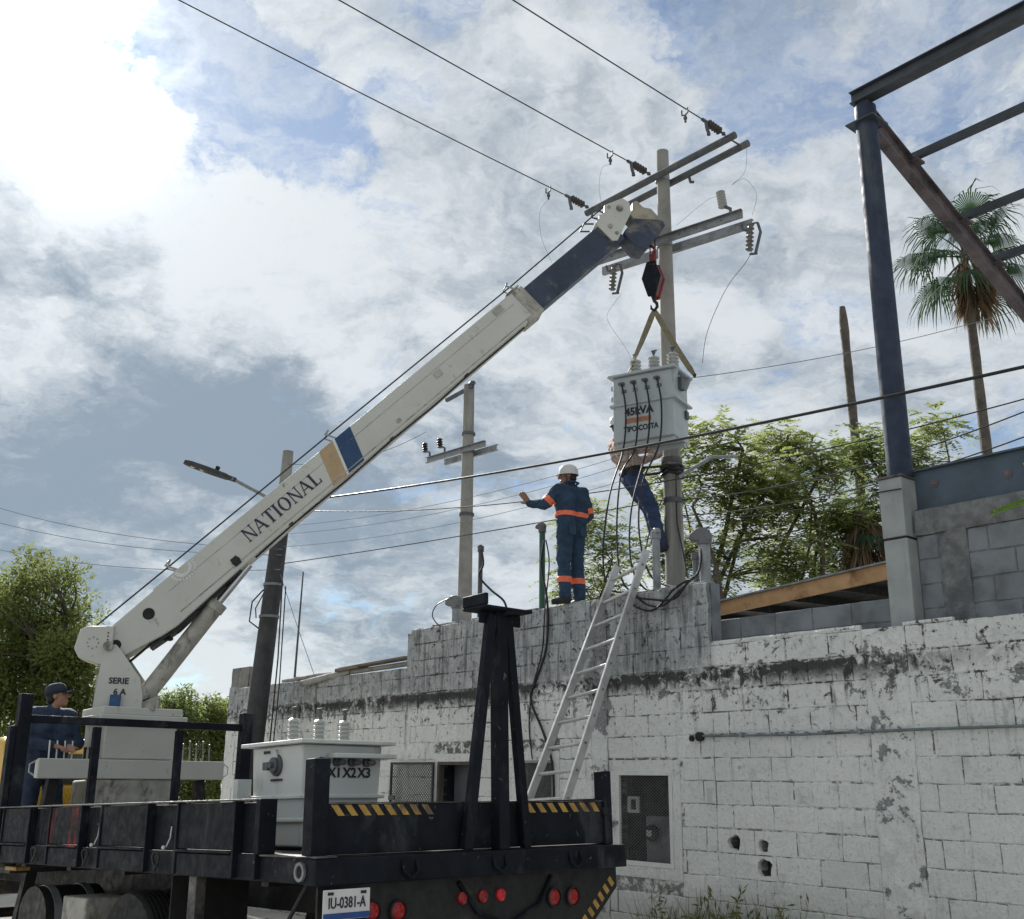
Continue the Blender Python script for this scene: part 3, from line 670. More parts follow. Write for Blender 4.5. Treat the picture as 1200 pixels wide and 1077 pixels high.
# steel canopy frame
cf = thing('canopy_frame', 'open steel canopy frame on a tall dark blue round column', 'steel frame', WALL)
def canopy(xc):
    mb = MB(); mb.cyl((xc, .22, 4.19), (xc, .22, 8.0), .112, .104, 24); mb.build('column', M_PIPEB, cf, WALL)
    mb = MB(); mb.box(xc - .15, xc + .15, .08, .36, 7.80, 7.815); mb.build('seat_plate', M_PURLIN, cf, WALL)
    mb = MB(); mb.box(xc - .07, xc + .07, .15, .29, 7.816, 8.043); mb.build('column_head', M_PURLIN, cf, WALL)
    def rz_(y): return 7.96 - (y - .22) * .385
    mb = MB(); y0, y1 = .30, 6.4
    for k, (dx0, dx1, dz0, dz1) in enumerate(((-.008, .008, -.13, .07), (-.055, .055, .07, .084), (-.055, .055, -.144, -.13))):
        v = [(xc + a, b, rz_(b) + c) for b in (y0, y1) for a, c in ((dx0, dz0), (dx1, dz0), (dx1, dz1), (dx0, dz1))]
        mb.add(v, [(0, 1, 2, 3), (7, 6, 5, 4), (0, 4, 5, 1), (1, 5, 6, 2), (2, 6, 7, 3), (3, 7, 4, 0)])
    mb.build('rafter', M_RUST, cf, WALL)
    return rz_
rzf = canopy(-.50); canopy(4.6)
for x in (4.6,):
    mb = MB(); mb.box(x - .15, x + .15, .08, .36, -.3, 4.19); mb.build('column_base', M_CONCP, cf, WALL)
for k in (-.50, 4.6):
    mb = MB(); mb.cyl((k, 6.3, -.4), (k, 6.3, 5.5), .1, n=16); mb.build('column', M_PIPEB, cf, WALL)
mb = MB(); mb.box(-.60, 4.8, .15, .17, 8.06, 8.165); mb.box(-.60, 4.8, .11, .25, 8.167, 8.178); mb.box(-.60, 4.8, .11, .25, 8.045, 8.058); mb.box(-.60, 4.8, .21, .225, 8.06, 8.165); mb.build('ridge_beam', M_PURLIN, cf, WALL)
for y in (1.05, 1.97, 2.65, 3.6, 4.6, 5.6):
    mb = MB(); z = rzf(y) + .086
    mb.box(-.50, 4.8, y - .003, y + .003, z, z + .11); mb.box(-.54, 4.8, y + .0035, y + .06, z + .104, z + .11); mb.box(-.54, 4.8, y - .06, y - .0035, z, z + .006); mb.box(-.54, 4.8, y + .054, y + .06, z + .085, z + .1035); mb.build('purlin', M_PURLIN, cf, WALL)
    mb = MB(); mb.box(-.56, -.40, y - .07, y + .07, z - .03, z - .003); mb.build('cleat', M_RUST, cf, WALL)
# ------------------------------------------------------------------ poles
def ring(mb, c, r, h, t=.012, n=16): mb.lathe(c, [(r, -h / 2), (r + t, -h / 2), (r + t, h / 2), (r, h / 2)], n)
def cutout(root, F, p, side=1):
    """fuse cutout hanging from a bracket at p (frame F)"""
    x, y, z = p
    c = thing('fuse_cutout', root, 'fuse', F, 'fuse cutouts on the crossarms')
    mb = MB(); mb.tube([(x - .10, y, z + .10), (x - .08, y, z + .02), (x, y, z - .02)], .016, 6); mb.build('bracket', M_ARM, c, F)
    mb = MB(); prof = []
    for i in range(7): zz = .02 - i * .055; prof += [(.03, zz), (.052, zz - .012), (.03, zz - .03)]
    mb.lathe((x + .02, y, z + .05), prof, 12, (.10 * side, 0, 1)); mb.build('insulator', mat('cutout_grey', (.17, .165, .155), .4, var=.2, bump=0), c, F)
    mb = MB(); mb.tube([(x + .12, y, z + .05), (x + .15, y, z - .08), (x + .07, y, z - .34)], .02, 6); mb.tube([(x + .03, y, z + .07), (x + .12, y, z + .06)], .012, 5); mb.tube([(x - .01, y, z - .34), (x + .09, y, z - .36)], .016, 5); mb.build('fuse_tube', M_ARM, c, F)
    return c
mp = thing('utility_pole', 'concrete utility pole with double crossarms beside the hanging transformer', 'pole', TM(2.0, 12.8, 0))
PX, PY = 2.0, 12.8
mb = MB(); mb.tube([(PX - .012, PY, -.4), (PX, PY, 4.5), (PX + .01, PY, 9.84)], [.138, .118, .083], 18); mb.build('shaft', M_POLE, mp, I4)
FT = TM(PX, PY, 0) @ RZ(311); FL = TM(PX, PY, 0) @ RZ(322)
def channel(mb, x0, x1, y, z, h, d, t=.008):
    mb.box(x0, x1, y - t / 2, y + t / 2, z - h / 2, z + h / 2); s = -1 if y < 0 else 1
    mb.box(x0, x1, min(y + s * t / 2, y + s * d), max(y + s * t / 2, y + s * d), z + h / 2 - t, z + h / 2); mb.box(x0, x1, min(y + s * t / 2, y + s * d), max(y + s * t / 2, y + s * d), z - h / 2, z - h / 2 + t)
for y in (-.135, .135):
    mb = MB(); mb.cyl((-1.32 if y < 0 else -1.25, y, 9.4), (1.32, y, 9.4), .048, n=16); mb.build('crossarm', M_ARM, mp, FT)
    mb = MB(); channel(mb, -1.08, 1.2, y, 8.42, .115, .05); mb.build('crossarm', M_GALV, mp, FL)
    for x in (-.75, -.4, .3, .55, .9):
        mb = MB(); mb.lathe((x, y + (-.006 if y < 0 else .006), 8.43), [(.011, 0), (.011, .01), (0, .011)], 8, (0, -1 if y < 0 else 1, 0)); mb.build('bolt', M_WIREP, mp, FL)
for z, r_ in ((9.4, .087), (8.42, .094), (5.42, .118), (4.9, .121)):
    mb = MB(); ring(mb, (PX, PY, z), r_, .06); mb.build('clamp_band', M_GALV if z > 6 else M_ARM, mp, I4)
for x in (-1.15, 1.22):
    mb = MB(); mb.cyl((x, -.2, 9.4), (x, .2, 9.4), .012, n=8); mb.build('tie_bolt', M_ARM, mp, FT)
for x in (.35, -.95):
    mb = MB(); mb.tube([(x, .14, 9.34), (x, .16, 9.28), (x + .05, .16, 9.26)], .02, 6); mb.build('bracket', M_ARM, mp, FT)
mb = MB(); mb.tube([(PX + .03, PY - .1, 5.3), (PX + .02, PY - .13, 4.6), (PX + .09, PY - .12, 4.2), (PX + .12, PY - .12, 4.0)], .008, 5); mb.build('ground_wire', M_CABLE, mp, I4)
# black windings of cable round the pole under the transformer
for k, z in enumerate((5.24, 5.29, 5.335)):
    mb = MB(); mb.tube([(PX + .135 * math.cos(a * .3927), PY + .135 * math.sin(a * .3927), z + .012 * math.sin(a * 1.3 + k)) for a in range(16)], .02, 6, closed=True); mb.build('cable_loop', M_CABLE, mp, I4)
# line insulators: dead-ends on the upper crossarm
INS = []
for x, lab in ((-1.24, 'dark line insulator at the crossarm end above the boom head'), (-.06, 'dark line insulator fixed at the pole top'), (1.20, 'dark line insulator at the free outer end of the top crossarm')):
    t = thing('line_insulator', lab, 'insulator', FT, 'dead-end insulators on the top crossarm')
    a = Vector((x, -.18, 9.44)); d = Vector((0, -1, .05)).normalized()
    mb = MB(); mb.cyl(a, a + d * .10, .014, n=6); mb.ell(a + d * .03, (.03, .03, .03), 6); mb.build('shackle', M_ARM, t, FT)
    mb = MB(); prof = []
    for i in range(5): zz = i * .05; prof += [(.034, zz), (.055, zz + .022), (.034, zz + .045)]
    mb.lathe(a + d * .10, prof, 12, d); mb.build('shed_body', M_PORCB, t, FT)
    e = a + d * .36
    mb = MB(); mb.cyl(e - d * .02, e + d * .09, .022, n=6); mb.tube([e + d * .02, e + Vector((.0, -.0, -.10)), e + Vector((.02, .0, -.16))], .022, 6); mb.ell(e + Vector((.02, 0, -.18)), (.03, .03, .022), 6); mb.build('wire_clamp', M_ARM, t, FT)
    g = e + Vector((0, -.42, -.0))
    mb = MB(); mb.tube([g + Vector((-.05, 0, 0)), g + Vector((-.05, 0, -.07)), g + Vector((0, 0, -.09)), g + Vector((.04, 0, -.07)), g + Vector((.04, 0, 0))], .010, 5); mb.cyl(g + Vector((0, 0, -.09)), g + Vector((0, 0, -.19)), .014, n=6); mb.ell(g + Vector((0, 0, -.13)), (.028, .028, .03), 6); mb.build('tap_clamp', M_ARM, t, FT)
    INS.append((FT @ (e + d * .09), FT @ (g + Vector((0, 0, -.19)))))
cutout('small fuse cutout under the inner end of the lower crossarm', FL, (-.72, -.16, 8.2))
cutout('small fuse cutout at the outer end of the lower crossarm', FL, (1.24, -.06, 8.22))
ar = thing('surge_arrester', 'stubby grey arrester standing above the lower crossarm', 'arrester', FL)
mb = MB(); mb.tube([(1.02, -.1, 8.5), (1.02, -.1, 8.57), (.95, -.1, 8.62)], .022, 6); mb.build('bracket', M_ARM, ar, FL)
mb = MB(); prof = []
for i in range(6): prof += [(.035, i * .042), (.062, i * .042 + .016), (.035, i * .042 + .036)]
mb.lathe((.92, -.1, 8.62), prof, 12, (-.12, 0, 1)); mb.build('shed_body', M_PORC, ar, FL)

p2 = thing('utility_pole', 'slim concrete pole with short crossarm rising behind the wall', 'pole', TM(-.82, 19, 0))
mb = MB(); mb.tube([(-.80, 19, -.4), (-.83, 19, 8.72)], [.165, .10], 16); mb.build('shaft', M_POLE, p2, I4)
F2 = TM(-.82, 19, 0) @ RZ(315)
for y in (-.14, .14):
    mb = MB(); channel(mb, -1.0 if y < 0 else -.82, .62, y, 7.40, .11, .05); mb.build('crossarm', M_GALV, p2, F2)
mb = MB(); mb.bar((-.6, -.05, 8.55), (.15, -.05, 8.66), .06, .06); mb.build('top_bracket', M_ARM, p2, F2)
mb = MB(); mb.ell((.12, -.05, 8.72), (.09, .06, .05), 8); mb.build('top_clamp', M_ARM, p2, F2)
for z in (7.4, 7.75, 6.2):
    mb = MB(); ring(mb, (-.82, 19, z), .118 if z > 7 else .128, .05); mb.build('clamp_band', M_ARM, p2, I4)
for x in (-.93, -.5):
    mb = MB(); mb.tube([(x, -.14, 7.46), (x, -.14, 7.55), (x - .10, -.14, 7.60)], .02, 6); mb.build('pin', M_ARM, p2, F2)
    mb = MB(); prof = []
    for i in range(4): prof += [(.03, i * .05), (.06, i * .05 + .02), (.035, i * .05 + .045)]
    mb.lathe((x - .13, -.14, 7.58), prof, 10, (-.15, 0, 1)); mb.build('pin_insulator', M_PORCB, p2, F2)

p1 = thing('street_light_pole', 'leaning dark pole with street lamp arm beside the far wall end', 'pole', TM(-3.95, 16.6, 0))
mb = MB(); mb.tube([(-3.99, 16.6, -.6), (-3.87, 16.6, 1.5), (-3.665, 16.6, 5.5)], [.18, .165, .13], 16); mb.build('lower_shaft', M_TAR, p1, I4)
mb = MB(); mb.tube([(-3.665, 16.6, 5.49), (-3.64, 16.6, 6.64)], [.11, .085], 16); mb.build('upper_shaft', M_POLE, p1, I4)
mb = MB(); mb.tube([(-3.70, 16.5, 5.72), (-3.95, 16.3, 5.84), (-4.32, 15.85, 5.97)], .028, 8); mb.build('arm', M_GALV, p1, I4)
mb = MB(); mb.box(-4.02, -3.84, 16.35, 16.42, 1.0, 2.45); mb.build('riser_box', M_TAR, p1, I4, bevel=.01)
for z, r_ in ((4.45, .142), (3.95, .147), (5.72, .105)):
    mb = MB(); ring(mb, (-3.69 - (5 - z) * .054, 16.6, z), r_, .04); mb.build('clamp_band', M_WIREP if z < 5 else M_ARM, p1, I4)
mb = MB(); mb.tube([(-3.55, 16.45, 4.5), (-3.53, 16.45, 3.3), (-3.56, 16.45, 2.0), (-3.6, 16.45, 1.0)], .012, 5); mb.tube([(-3.48, 16.4, 4.4), (-3.47, 16.4, 2.9), (-3.52, 16.4, 1.2)], .010, 5); mb.build('riser_cable', M_CABLE, p1, I4)
mb = MB(); mb.tube([(-3.83, 16.45, 4.35), (-3.98, 16.4, 4.15), (-4.0, 16.4, 3.85), (-3.86, 16.44, 3.75)], .012, 5); mb.tube([(-3.82, 16.45, 4.3), (-3.92, 16.4, 4.05), (-3.9, 16.4, 3.9)], .010, 5); mb.build('slack_loop', M_CABLE, p1, I4)
ln = thing('street_lamp', 'flat dark street lamp head on the leaning pole arm', 'lamp', I4)
FLN = TM(-4.26, 15.9, 5.94) @ RZ(186) @ RY(-18)
mb = MB(); prof = [(0, .045), (.12, .05), (.16, .10), (.45, .13), (.72, .12), (.84, .06), (.86, .0)]
pts = [(x, w) for x, w in prof] + [(x, -w) for x, w in prof[::-1]]
mb.prism(pts, -.02, .045, 'xy'); mb.build('housing', M_TAR, ln, FLN, bevel=.015)
mb = MB(); mb.cyl((.34, 0, .04), (.34, 0, .12), .035, n=10); mb.build('photocell', M_BLACK2, ln, FLN)
for i in range(2):
    mb = MB(); mb.lathe((.55 + i * .15, 0, -.021), [(.035, 0), (.03, .006), (0, .008)], 10, (0, 0, -1)); mb.build('led_lens', mat('lens', (.6, .58, .42), .2, bump=0), ln, FLN)

# ------------------------------------------------------------------ service masts along the wall top
def weatherhead(mb, p, d, s):
    p = Vector(p); d = Vector(d)
    side = Vector((-d.y, d.x, 0))
    ring_pts = []
    prof = [(-.5, -.2), (-.55, .35), (-.2, .8), (.4, .75), (.95, .35), (1.05, .0), (.7, -.15)]
    vs = []
    for k in (-1, 1):
        for a, b in prof: vs.append(p + d * (a * s) + Vector((0, 0, b * s)) + side * (k * .42 * s * (1 if 0 < b < .8 else .8)))
    n = len(prof); mb.add(vs, [tuple(range(n)), tuple(range(2 * n - 1, n - 1, -1))] + [(i, i + n, (i + 1) % n + n, (i + 1) % n) for i in range(n)])
def mast(label, x, y, z0, z1, r, m, headdir, s, headmat):
    t = thing('service_mast', label, 'pipe', WALL, 'electric service masts behind the wall')
    mb = MB(); mb.cyl((x, y, z0), (x, y, z1), r, n=14); mb.build('pipe', m, t, WALL)
    mb = MB(); ring(mb, (x, y, z1 - .02), r, .07, .012); mb.build('coupling', headmat, t, WALL)
    mb = MB(); weatherhead(mb, (x, y, z1), headdir, s); mb.build('weatherhead', headmat, t, WALL, bevel=s * .12)
    return t
M_HEAD = mat('cast_grey', (.15, .16, .17), .55, .3, var=.3, bump=.15)
def masts():
    V = lambda a, b: Vector((a, b, 0)).normalized()
    mast('dark green service pipe with small grey hood beside the standing worker', -5.15, .1, 3.2, 4.50, .036, M_GREENP, V(-.95, -.3), .085, M_HEAD)
    mast('grey capped service pipe next to the pole and ladder top', -3.32, .1, 3.2, 4.13, .042, M_GALV, V(.9, -.4), .075, M_GALV)
    mast('thick grey service pipe with large round weather hood at the wall corner', -2.66, .1, 3.0, 3.96, .058, M_GALV, V(-.85, -.5), .15, M_HEAD)
    mast('short inner pipe between the utility pole and the large weather hood', -2.80, .12, 3.2, 3.83, .032, M_HEAD, V(-.6, -.6), .03, M_HEAD)
    mast('short leaning lamp-like weather hood near the end of the raised wall', -6.84, .1, 3.2, 3.76, .05, M_GALV, V(-.9, -.3), .145, M_HEAD)
    mast('thin dark service pipe behind the boom rest', -6.34, .1, 3.2, 4.44, .030, M_ARM, V(-.4, -.8), .045, M_ARM)
masts()

# ------------------------------------------------------------------ ladder
ld = thing('ladder', 'aluminium ladder leaning on the raised grey wall behind the truck', 'ladder', WALL)
LT = [Vector((-3.80, -.03, 3.78)), Vector((-3.36, -.03, 3.89))]; LM = [Vector((-4.21, -.9, 1.40)), Vector((-3.67, -.9, 1.39))]
LB = [LM[i] + (LM[i] - LT[i]) * (1.43 / (LT[i].z - LM[i].z)) for i in (0, 1)]
LTT = [LT[i] + (LT[i] - LM[i]) * .02 for i in (0, 1)]
nrm = (LT[1] - LT[0]).cross(LT[0] - LM[0]).normalized()
for i in (0, 1):
    mb = MB(); mb.bar(LB[i], LTT[i], .03, .085, nrm); mb.build('rail', M_ALU, ld, WALL, bevel=.004)
n = 15
for k in range(n):
    u = (k + .55) / n
    a = LB[0].lerp(LT[0], u); b = LB[1].lerp(LT[1], u)
    mb = MB(); mb.cyl(a, b, .019, n=10); mb.build('rung', M_ALU, ld, WALL)
    mb = MB(); e = (b - a).normalized(); mb.cyl(b + e * .014, b + e * .022, .014, n=8); mb.build('rung_end', M_GALV, ld, WALL)

# ------------------------------------------------------------------ boards and pipes lying on the far wall top
for (a, b, w, h, m, lab) in (((-11.35, .1, 3.03), (-7.9, .12, 3.07), .10, .05, M_CONC, 'long grey pipe lying along the top of the far wall'),):
    t = thing('loose_pipe', lab, 'pipe', WALL); mb = MB(); mb.tube([a, (-10.2, .1, 3.06), (-9.2, .09, 3.045), b], .035, 10); mb.build('pipe', m, t, WALL)
t = thing('loose_board', 'broken weathered board lying across the pipe on the far wall', 'board', WALL)
mb = MB(); mb.bar((-9.5, .06, 3.10), (-7.8, .05, 3.14), .16, .035); mb.bar((-9.55, .05, 3.075), (-8.95, .06, 3.10), .2, .05); mb.build('plank', mat('grey_wood', (.17, .15, .13), .9, var=.4, scale=5, bump=.5), t, WALL, bevel=.006)
t = thing('loose_post', 'short grey post end poking over the edge of the far wall', 'post', WALL)
mb = MB(); mb.cyl((-10.5, -.04, 2.94), (-9.3, .08, 3.06), .05, n=10); mb.build('post', M_CONC, t, WALL)
t = thing('antenna_rod', 'thin upright rod on the far wall beside the leaning pole', 'rod', WALL)
mb = MB(); mb.cyl((-11.0, .1, 2.9), (-10.95, .1, 4.75), .02, .012, 6); mb.build('rod', M_ARM, t, WALL)
# ------------------------------------------------------------------ crane truck
tk = thing('crane_truck', 'black flatbed truck with cream telescopic crane reaching to the pole', 'truck', TRF)
def P(mb, name, m, parent=None, F=TRF, bevel=0): return mb.build(name, m, parent or tk, F, bevel)
W = 2.45
mb = MB(); mb.box(0.0, 5.15, -W + .06, -.06, 1.09, 1.178); P(mb, 'deck', mat('deck_steel', (.06, .058, .055), .6, .2, var=.4, scale=4, dirt=(.16, .14, .11), dirt_amt=.6, bump=.2), bevel=.005)
# left side: skirt, panels, stake pockets
xs = [.50, .79, 1.52, 2.0, 2.75, 3.15, 3.76, 4.24, 4.86, 5.1]
M_REDP = mat('red_overspray', (.010, .012, .017), .62, var=.4, scale=5, spec=.14, dirt=(.30, .03, .022), dirt_amt=.46, bump=.15, streak=.8, dirt_scale=5)
mb = MB(); mb.box(-.02, 5.12, -.045, -.022, 1.035, 1.18); P(mb, 'side_skirt', M_BLACK, bevel=.004)
for k in range(len(xs) - 1):
    a, b = xs[k], xs[k + 1]; pocket = k in (0, 2, 4, 6, 8)
    if not pocket:
        mb = MB(); mb.box(a + .004, b - .004, -.03, .0, 1.196, 1.47); mb.box(a + .004, b - .004, -.028, .018, 1.178, 1.194); P(mb, 'side_panel', M_REDP if k == 5 else M_BLACK, bevel=.005)
        mb = MB(); mb.box(a + .004, b - .004, -.021, .0, 1.04, 1.172); P(mb, 'skirt_panel', M_BLACK, bevel=.005)
    else:
        mb = MB(); mb.box(a, b, -.075, -.05, 1.18, 1.465); P(mb, 'side_panel', M_BLACK, bevel=.004)
        for e in (a + .012, b - .012):
            mb = MB(); mb.box(e - .012, e + .012, -.05, .012, 1.045, 1.475); P(mb, 'pocket_rib', M_BLACK, bevel=.004)
        c = (a + b) / 2
        # lashing ring
        mb = MB(); mb.tube([(c + .03 + .035 * math.cos(t * .5236), .012 + .01 * math.sin(t), 1.115 + .055 * math.sin(t * .5236)) for t in range(12)], .009, 6, closed=True)
        if k: P(mb, 'lashing_ring', M_BLACK2)
        if k in (2, 4):
            mb = MB(); mb.tube([(c - .05, -.045, 1.33), (c - .05, -.04, 1.26), (c - .04, -.02, 1.20)], .005, 6); mb.ell((c - .045, .0, 1.20), (.016, .014, .014), 8); P(mb, 'latch_pin', M_WHITE)
mb = MB(); mb.box(.50, 5.1, -.055, .016, 1.476, 1.486); P(mb, 'top_rail', M_EDGE, bevel=.003)
mb = MB(); mb.box(.47, .50, -.10, .014, 1.18, 1.484); P(mb, 'end_plate', M_BLACK, bevel=.004)
# right side boards
for a, b in ((.1, 1.2), (1.2, 2.4), (2.4, 3.6), (3.6, 5.1)):
    mb = MB(); mb.box(a + .01, b - .01, -W, -W + .04, 1.18, 1.47); P(mb, 'side_panel', M_BLACK, bevel=.004)
mb = MB(); mb.box(-.02, 5.12, -W, -W + .02, 1.035, 1.17); P(mb, 'side_skirt', M_BLACK)
# rear sill and apron
mb = MB(); mb.box(-.125, -.002, -W, 0, 1.03, 1.17); P(mb, 'rear_sill', M_BLACK, bevel=.008)
mb = MB(); mb.box(-.128, .47, -.13, .004, 1.171, 1.181); P(mb, 'corner_plate', M_EDGE, bevel=.003)
mb = MB(); mb.prism([(-.08, 1.028), (-2.44, 1.028), (-2.44, .90), (-2.12, .62), (-2.12, .42), (-.08, .42)], -.03, -.012, 'yz'); P(mb, 'rear_apron', M_BLACK2)
mb = MB(); mb.lathe((.02, .001, 1.10), [(.05, -.005), (.05, .014), (.033, .014), (.033, -.005)], 20, (0, 1, 0)); P(mb, 'hole_ring', M_GALV)
mb = MB(); mb.lathe((.02, .001, 1.10), [(.034, -.004), (.034, .004), (0, .006)], 16, (0, 1, 0)); P(mb, 'dark_hole_disc', M_RUBBER)  # black disc; its colour stands for the shade inside the ringed hole
for y in (-.62, -1.95, -1.3):
    mb = MB(); mb.tube([(-.127, y - .05, 1.14), (-.145, y - .05, 1.08), (-.15, y, 1.045), (-.145, y + .05, 1.08), (-.127, y + .05, 1.14)], .011, 6); P(mb, 'chain_hook', M_BLACK)
mb = MB(); mb.tube([(-.04, -1.05, 1.0), (-.05, -1.2, .82), (-.05, -1.45, .74), (-.05, -1.7, .84), (-.04, -1.82, 1.0)], .014, 6); P(mb, 'safety_chain', M_BLACK)
# tailgate, posts, stripes
mb = MB(); mb.box(-.03, .01, -W + .12, -.12, 1.182, 1.448); P(mb, 'tailgate', M_BLACK, bevel=.004)
mb = MB(); mb.box(-.034, .014, -W + .12, -.12, 1.449, 1.457); P(mb, 'tailgate_rail', M_EDGE)
mb = MB(); mb.box(-.05, .05, -.118, -.015, 1.172, 1.69); P(mb, 'corner_post', M_BLACK, bevel=.006)
mb = MB(); mb.box(-.05, .05, -W + .045, -W + .115, 1.172, 1.65); mb.box(-.055, -.02, -W + .06, -W + .14, 1.36, 1.41); P(mb, 'corner_post', M_BLACK, bevel=.006)
def stripe(y0, y1, z0, z1, lean, n, x=-.0325, duty=.5):
    L = (y1 - y0) / n
    for i in range(n):
        a = y0 + i * L; b = a + L * duty
        mb = MB(); mb.add([(x, a, z1), (x, b, z1), (x, b + lean, z0), (x, a + lean, z0), (x + .002, a, z1), (x + .002, b, z1), (x + .002, b + lean, z0), (x + .002, a + lean, z0)], [(0, 1, 2, 3), (7, 6, 5, 4), (0, 4, 5, 1), (1, 5, 6, 2), (2, 6, 7, 3), (3, 7, 4, 0)]); P(mb, 'hazard_stripe', M_HAZY)
stripe(-.14, -.86, 1.385, 1.443, -.05, 8)
stripe(-1.60, -2.30, 1.385, 1.443, -.05, 7)
for i in range(6):
    t0, t1 = i / 6, (i + .5) / 6
    p = lambda t, o: (-2.425 + .30 * t + o * .66, .915 - .265 * t + o * .75 - .0)
    a, b, c, d = p(t0, .012), p(t1, .012), p(t1, .075), p(t0, .075)
    mb = MB(); mb.add([(-.0315, *a), (-.0315, *b), (-.0315, *c), (-.0315, *d), (-.0295, *a), (-.0295, *b), (-.0295, *c), (-.0295, *d)], [(0, 1, 2, 3), (7, 6, 5, 4), (0, 4, 5, 1), (1, 5, 6, 2), (2, 6, 7, 3), (3, 7, 4, 0)]); P(mb, 'hazard_stripe', M_HAZY)
# lamps
for y, z in ((-.43, .88), (-.61, .87), (-1.84, .87), (-2.01, .865)):
    mb = MB(); mb.lathe((-.03, y, z), [(.062, 0), (.062, .02), (.052, .022), (.05, .01)], 20, (-1, 0, 0)); o = P(mb, 'tail_light', M_RUBBER)
    mb = MB(); mb.lathe((-.031, y, z), [(.05, 0), (.048, .012), (.03, .02), (0, .022)], 16, (-1, 0, 0)); mb.build('lens', M_RED, o, TRF)
    for i in range(5):
        an = i * 1.2566
        mb = MB(); mb.ell((-.047, y + .026 * math.cos(an), z + .026 * math.sin(an)), (.008, .008, .008), 6); mb.build('led', M_REDHOT, o, TRF)
for y, hot in ((-1.08, 0), (-1.24, 0), (-1.385, 1)):
    mb = MB(); mb.lathe((-.03, y, .91), [(.038, 0), (.036, .016), (.02, .024), (0, .026)], 16, (-1, 0, 0)); P(mb, 'marker_light', M_REDHOT if hot else M_RED)
# licence plate
mb = MB(); mb.box(-.139, -.131, -.345, -.045, .862, 1.012); pl = P(mb, 'licence_plate', M_WHITE, bevel=.004)
mb = MB(); mb.box(-.1425, -.1395, -.342, -.048, .865, .895); mb.build('blue_band', mat('plate_blue', (.02, .07, .25), .5, bump=0), pl, TRF)
RV = TRF @ TM(-.141, -.195, .943) @ RZ(-90)
lettering('IU-0381-A', .078, M_INK, pl, RV, .0008, sx=.72)
mb = MB()
for y in (-.09, -.30): mb.box(-.142, -.1395, y - .018, y + .018, .985, 1.0)
mb.build('plate_bolt', M_INK, pl, TRF)
# boom rest on the sill
br = MB(); br.bar((-.07, -1.36, 1.17), (-.07, -1.36, 2.64), .085, .085, (1, 0, 0)); P(br, 'rest_post', M_BLACK, bevel=.006)
mb = MB(); mb.bar((-.075, -1.08, 1.18), (-.075, -1.29, 2.62), .07, .05, (1, 0, 0)); P(mb, 'rest_brace', M_BLACK, bevel=.005)
mb = MB(); mb.bar((-.075, -1.57, 1.18), (-.075, -1.43, 2.62), .06, .05, (1, 0, 0)); P(mb, 'rest_brace', M_BLACK, bevel=.005)
mb = MB(); mb.box(-.18, .05, -1.57, -1.15, 2.64, 2.66); mb.box(-.18, .05, -1.18, -1.15, 2.661, 2.735); mb.prism([(-1.57, 2.645), (-1.34, 2.61), (-1.34, 2.639), (-1.57, 2.67)], -.175, .045, 'yz'); mb.box(-.07, -.05, -1.56, -1.20, 2.56, 2.638); P(mb, 'rest_saddle', M_BLACK, bevel=.006)
# headboard
X = 5.05
for y0, y1, zt, m in ((-.06, -.17, 2.47, M_BLACK), (-.0, -.05, 2.18, M_BLACK), (-2.41, -2.30, 2.40, M_BLACK)):
    mb = MB(); mb.box(X - .05, X + .05, min(y0, y1), max(y0, y1), 1.18, zt); P(mb, 'headboard_post', m, bevel=.006)
mb = MB(); mb.box(X - .025, X + .025, -2.30, -.17, 2.215, 2.285); P(mb, 'headboard_rail', M_BLACK, bevel=.005)
for y in (-.80, -1.63):
    mb = MB(); mb.box(X - .03, X + .03, y - .035, y + .035, 1.18, 2.20); P(mb, 'headboard_upright', M_BLACK, bevel=.005)
# chassis and running gear
for y in (-.82, -1.63):
    mb = MB(); mb.box(.05, 8.6, y - .04, y + .04, .78, 1.05); P(mb, 'chassis_rail', M_BLACK2, bevel=.006)
for x in (.6, 1.5, 2.6, 3.6, 4.6): mb = MB(); mb.box(x - .04, x + .04, -2.3, -.12, 1.0, 1.088); P(mb, 'cross_member', M_BLACK2)
def wheel(x, y, dual):
    zc = .445; R0 = .455
    t = MB(); w = .24; prof = [(R0 - .12, -w / 2), (R0 - .02, -w / 2 + .005), (R0, -w / 2 + .035)]
    for i in range(5):
        g = -w / 2 + .045 + i * .034; prof += [(R0, g), (R0 - .012, g + .006), (R0 - .012, g + .011), (R0, g + .017)]
    prof += [(R0, w / 2 - .035), (R0 - .02, w / 2 - .005), (R0 - .12, w / 2)]
    o = None
    t.lathe((x, y, zc), prof, 40, (0, 1, 0)); o = P(t, 'wheel', M_RUBBER)
    s = 1 if y > -1.2 else -1
    r_ = MB(); r_.lathe((x, y, zc), [(R0 - .115, -.11), (R0 - .125, .10), (R0 - .17, .105), (.2, .02), (.12, .03), (.1, .10), (0, .11)], 28, (0, s, 0)); r_.build('rim', M_CRANEDIRTY, o, TRF)
for y in (-.24, -.52, -1.93, -2.21): wheel(2.45, y, True)
for y in (-.40, -2.05): wheel(7.35, y, False)
mb = MB(); mb.cyl((2.45, -.5, .445), (2.45, -1.95, .445), .07, n=12); mb.ell((2.45, -1.22, .445), (.2, .2, .2), 14); P(mb, 'rear_axle', M_BLACK2)
mb = MB(); mb.cyl((7.35, -.45, .445), (7.35, -2.0, .445), .05, n=12); P(mb, 'front_axle', M_BLACK2)
mb = MB(); pts = [(math.cos(a) * .24 * (1 if abs(math.cos(a)) < .8 else 1), math.sin(a) * .24) for a in [i * math.pi / 10 for i in range(20)]]
mb.prism([(3.95 + .33 + c * 1.3, .62 + s) for c, s in pts], -.62, -.12, 'xz'); P(mb, 'fuel_tank', M_BLACK2)
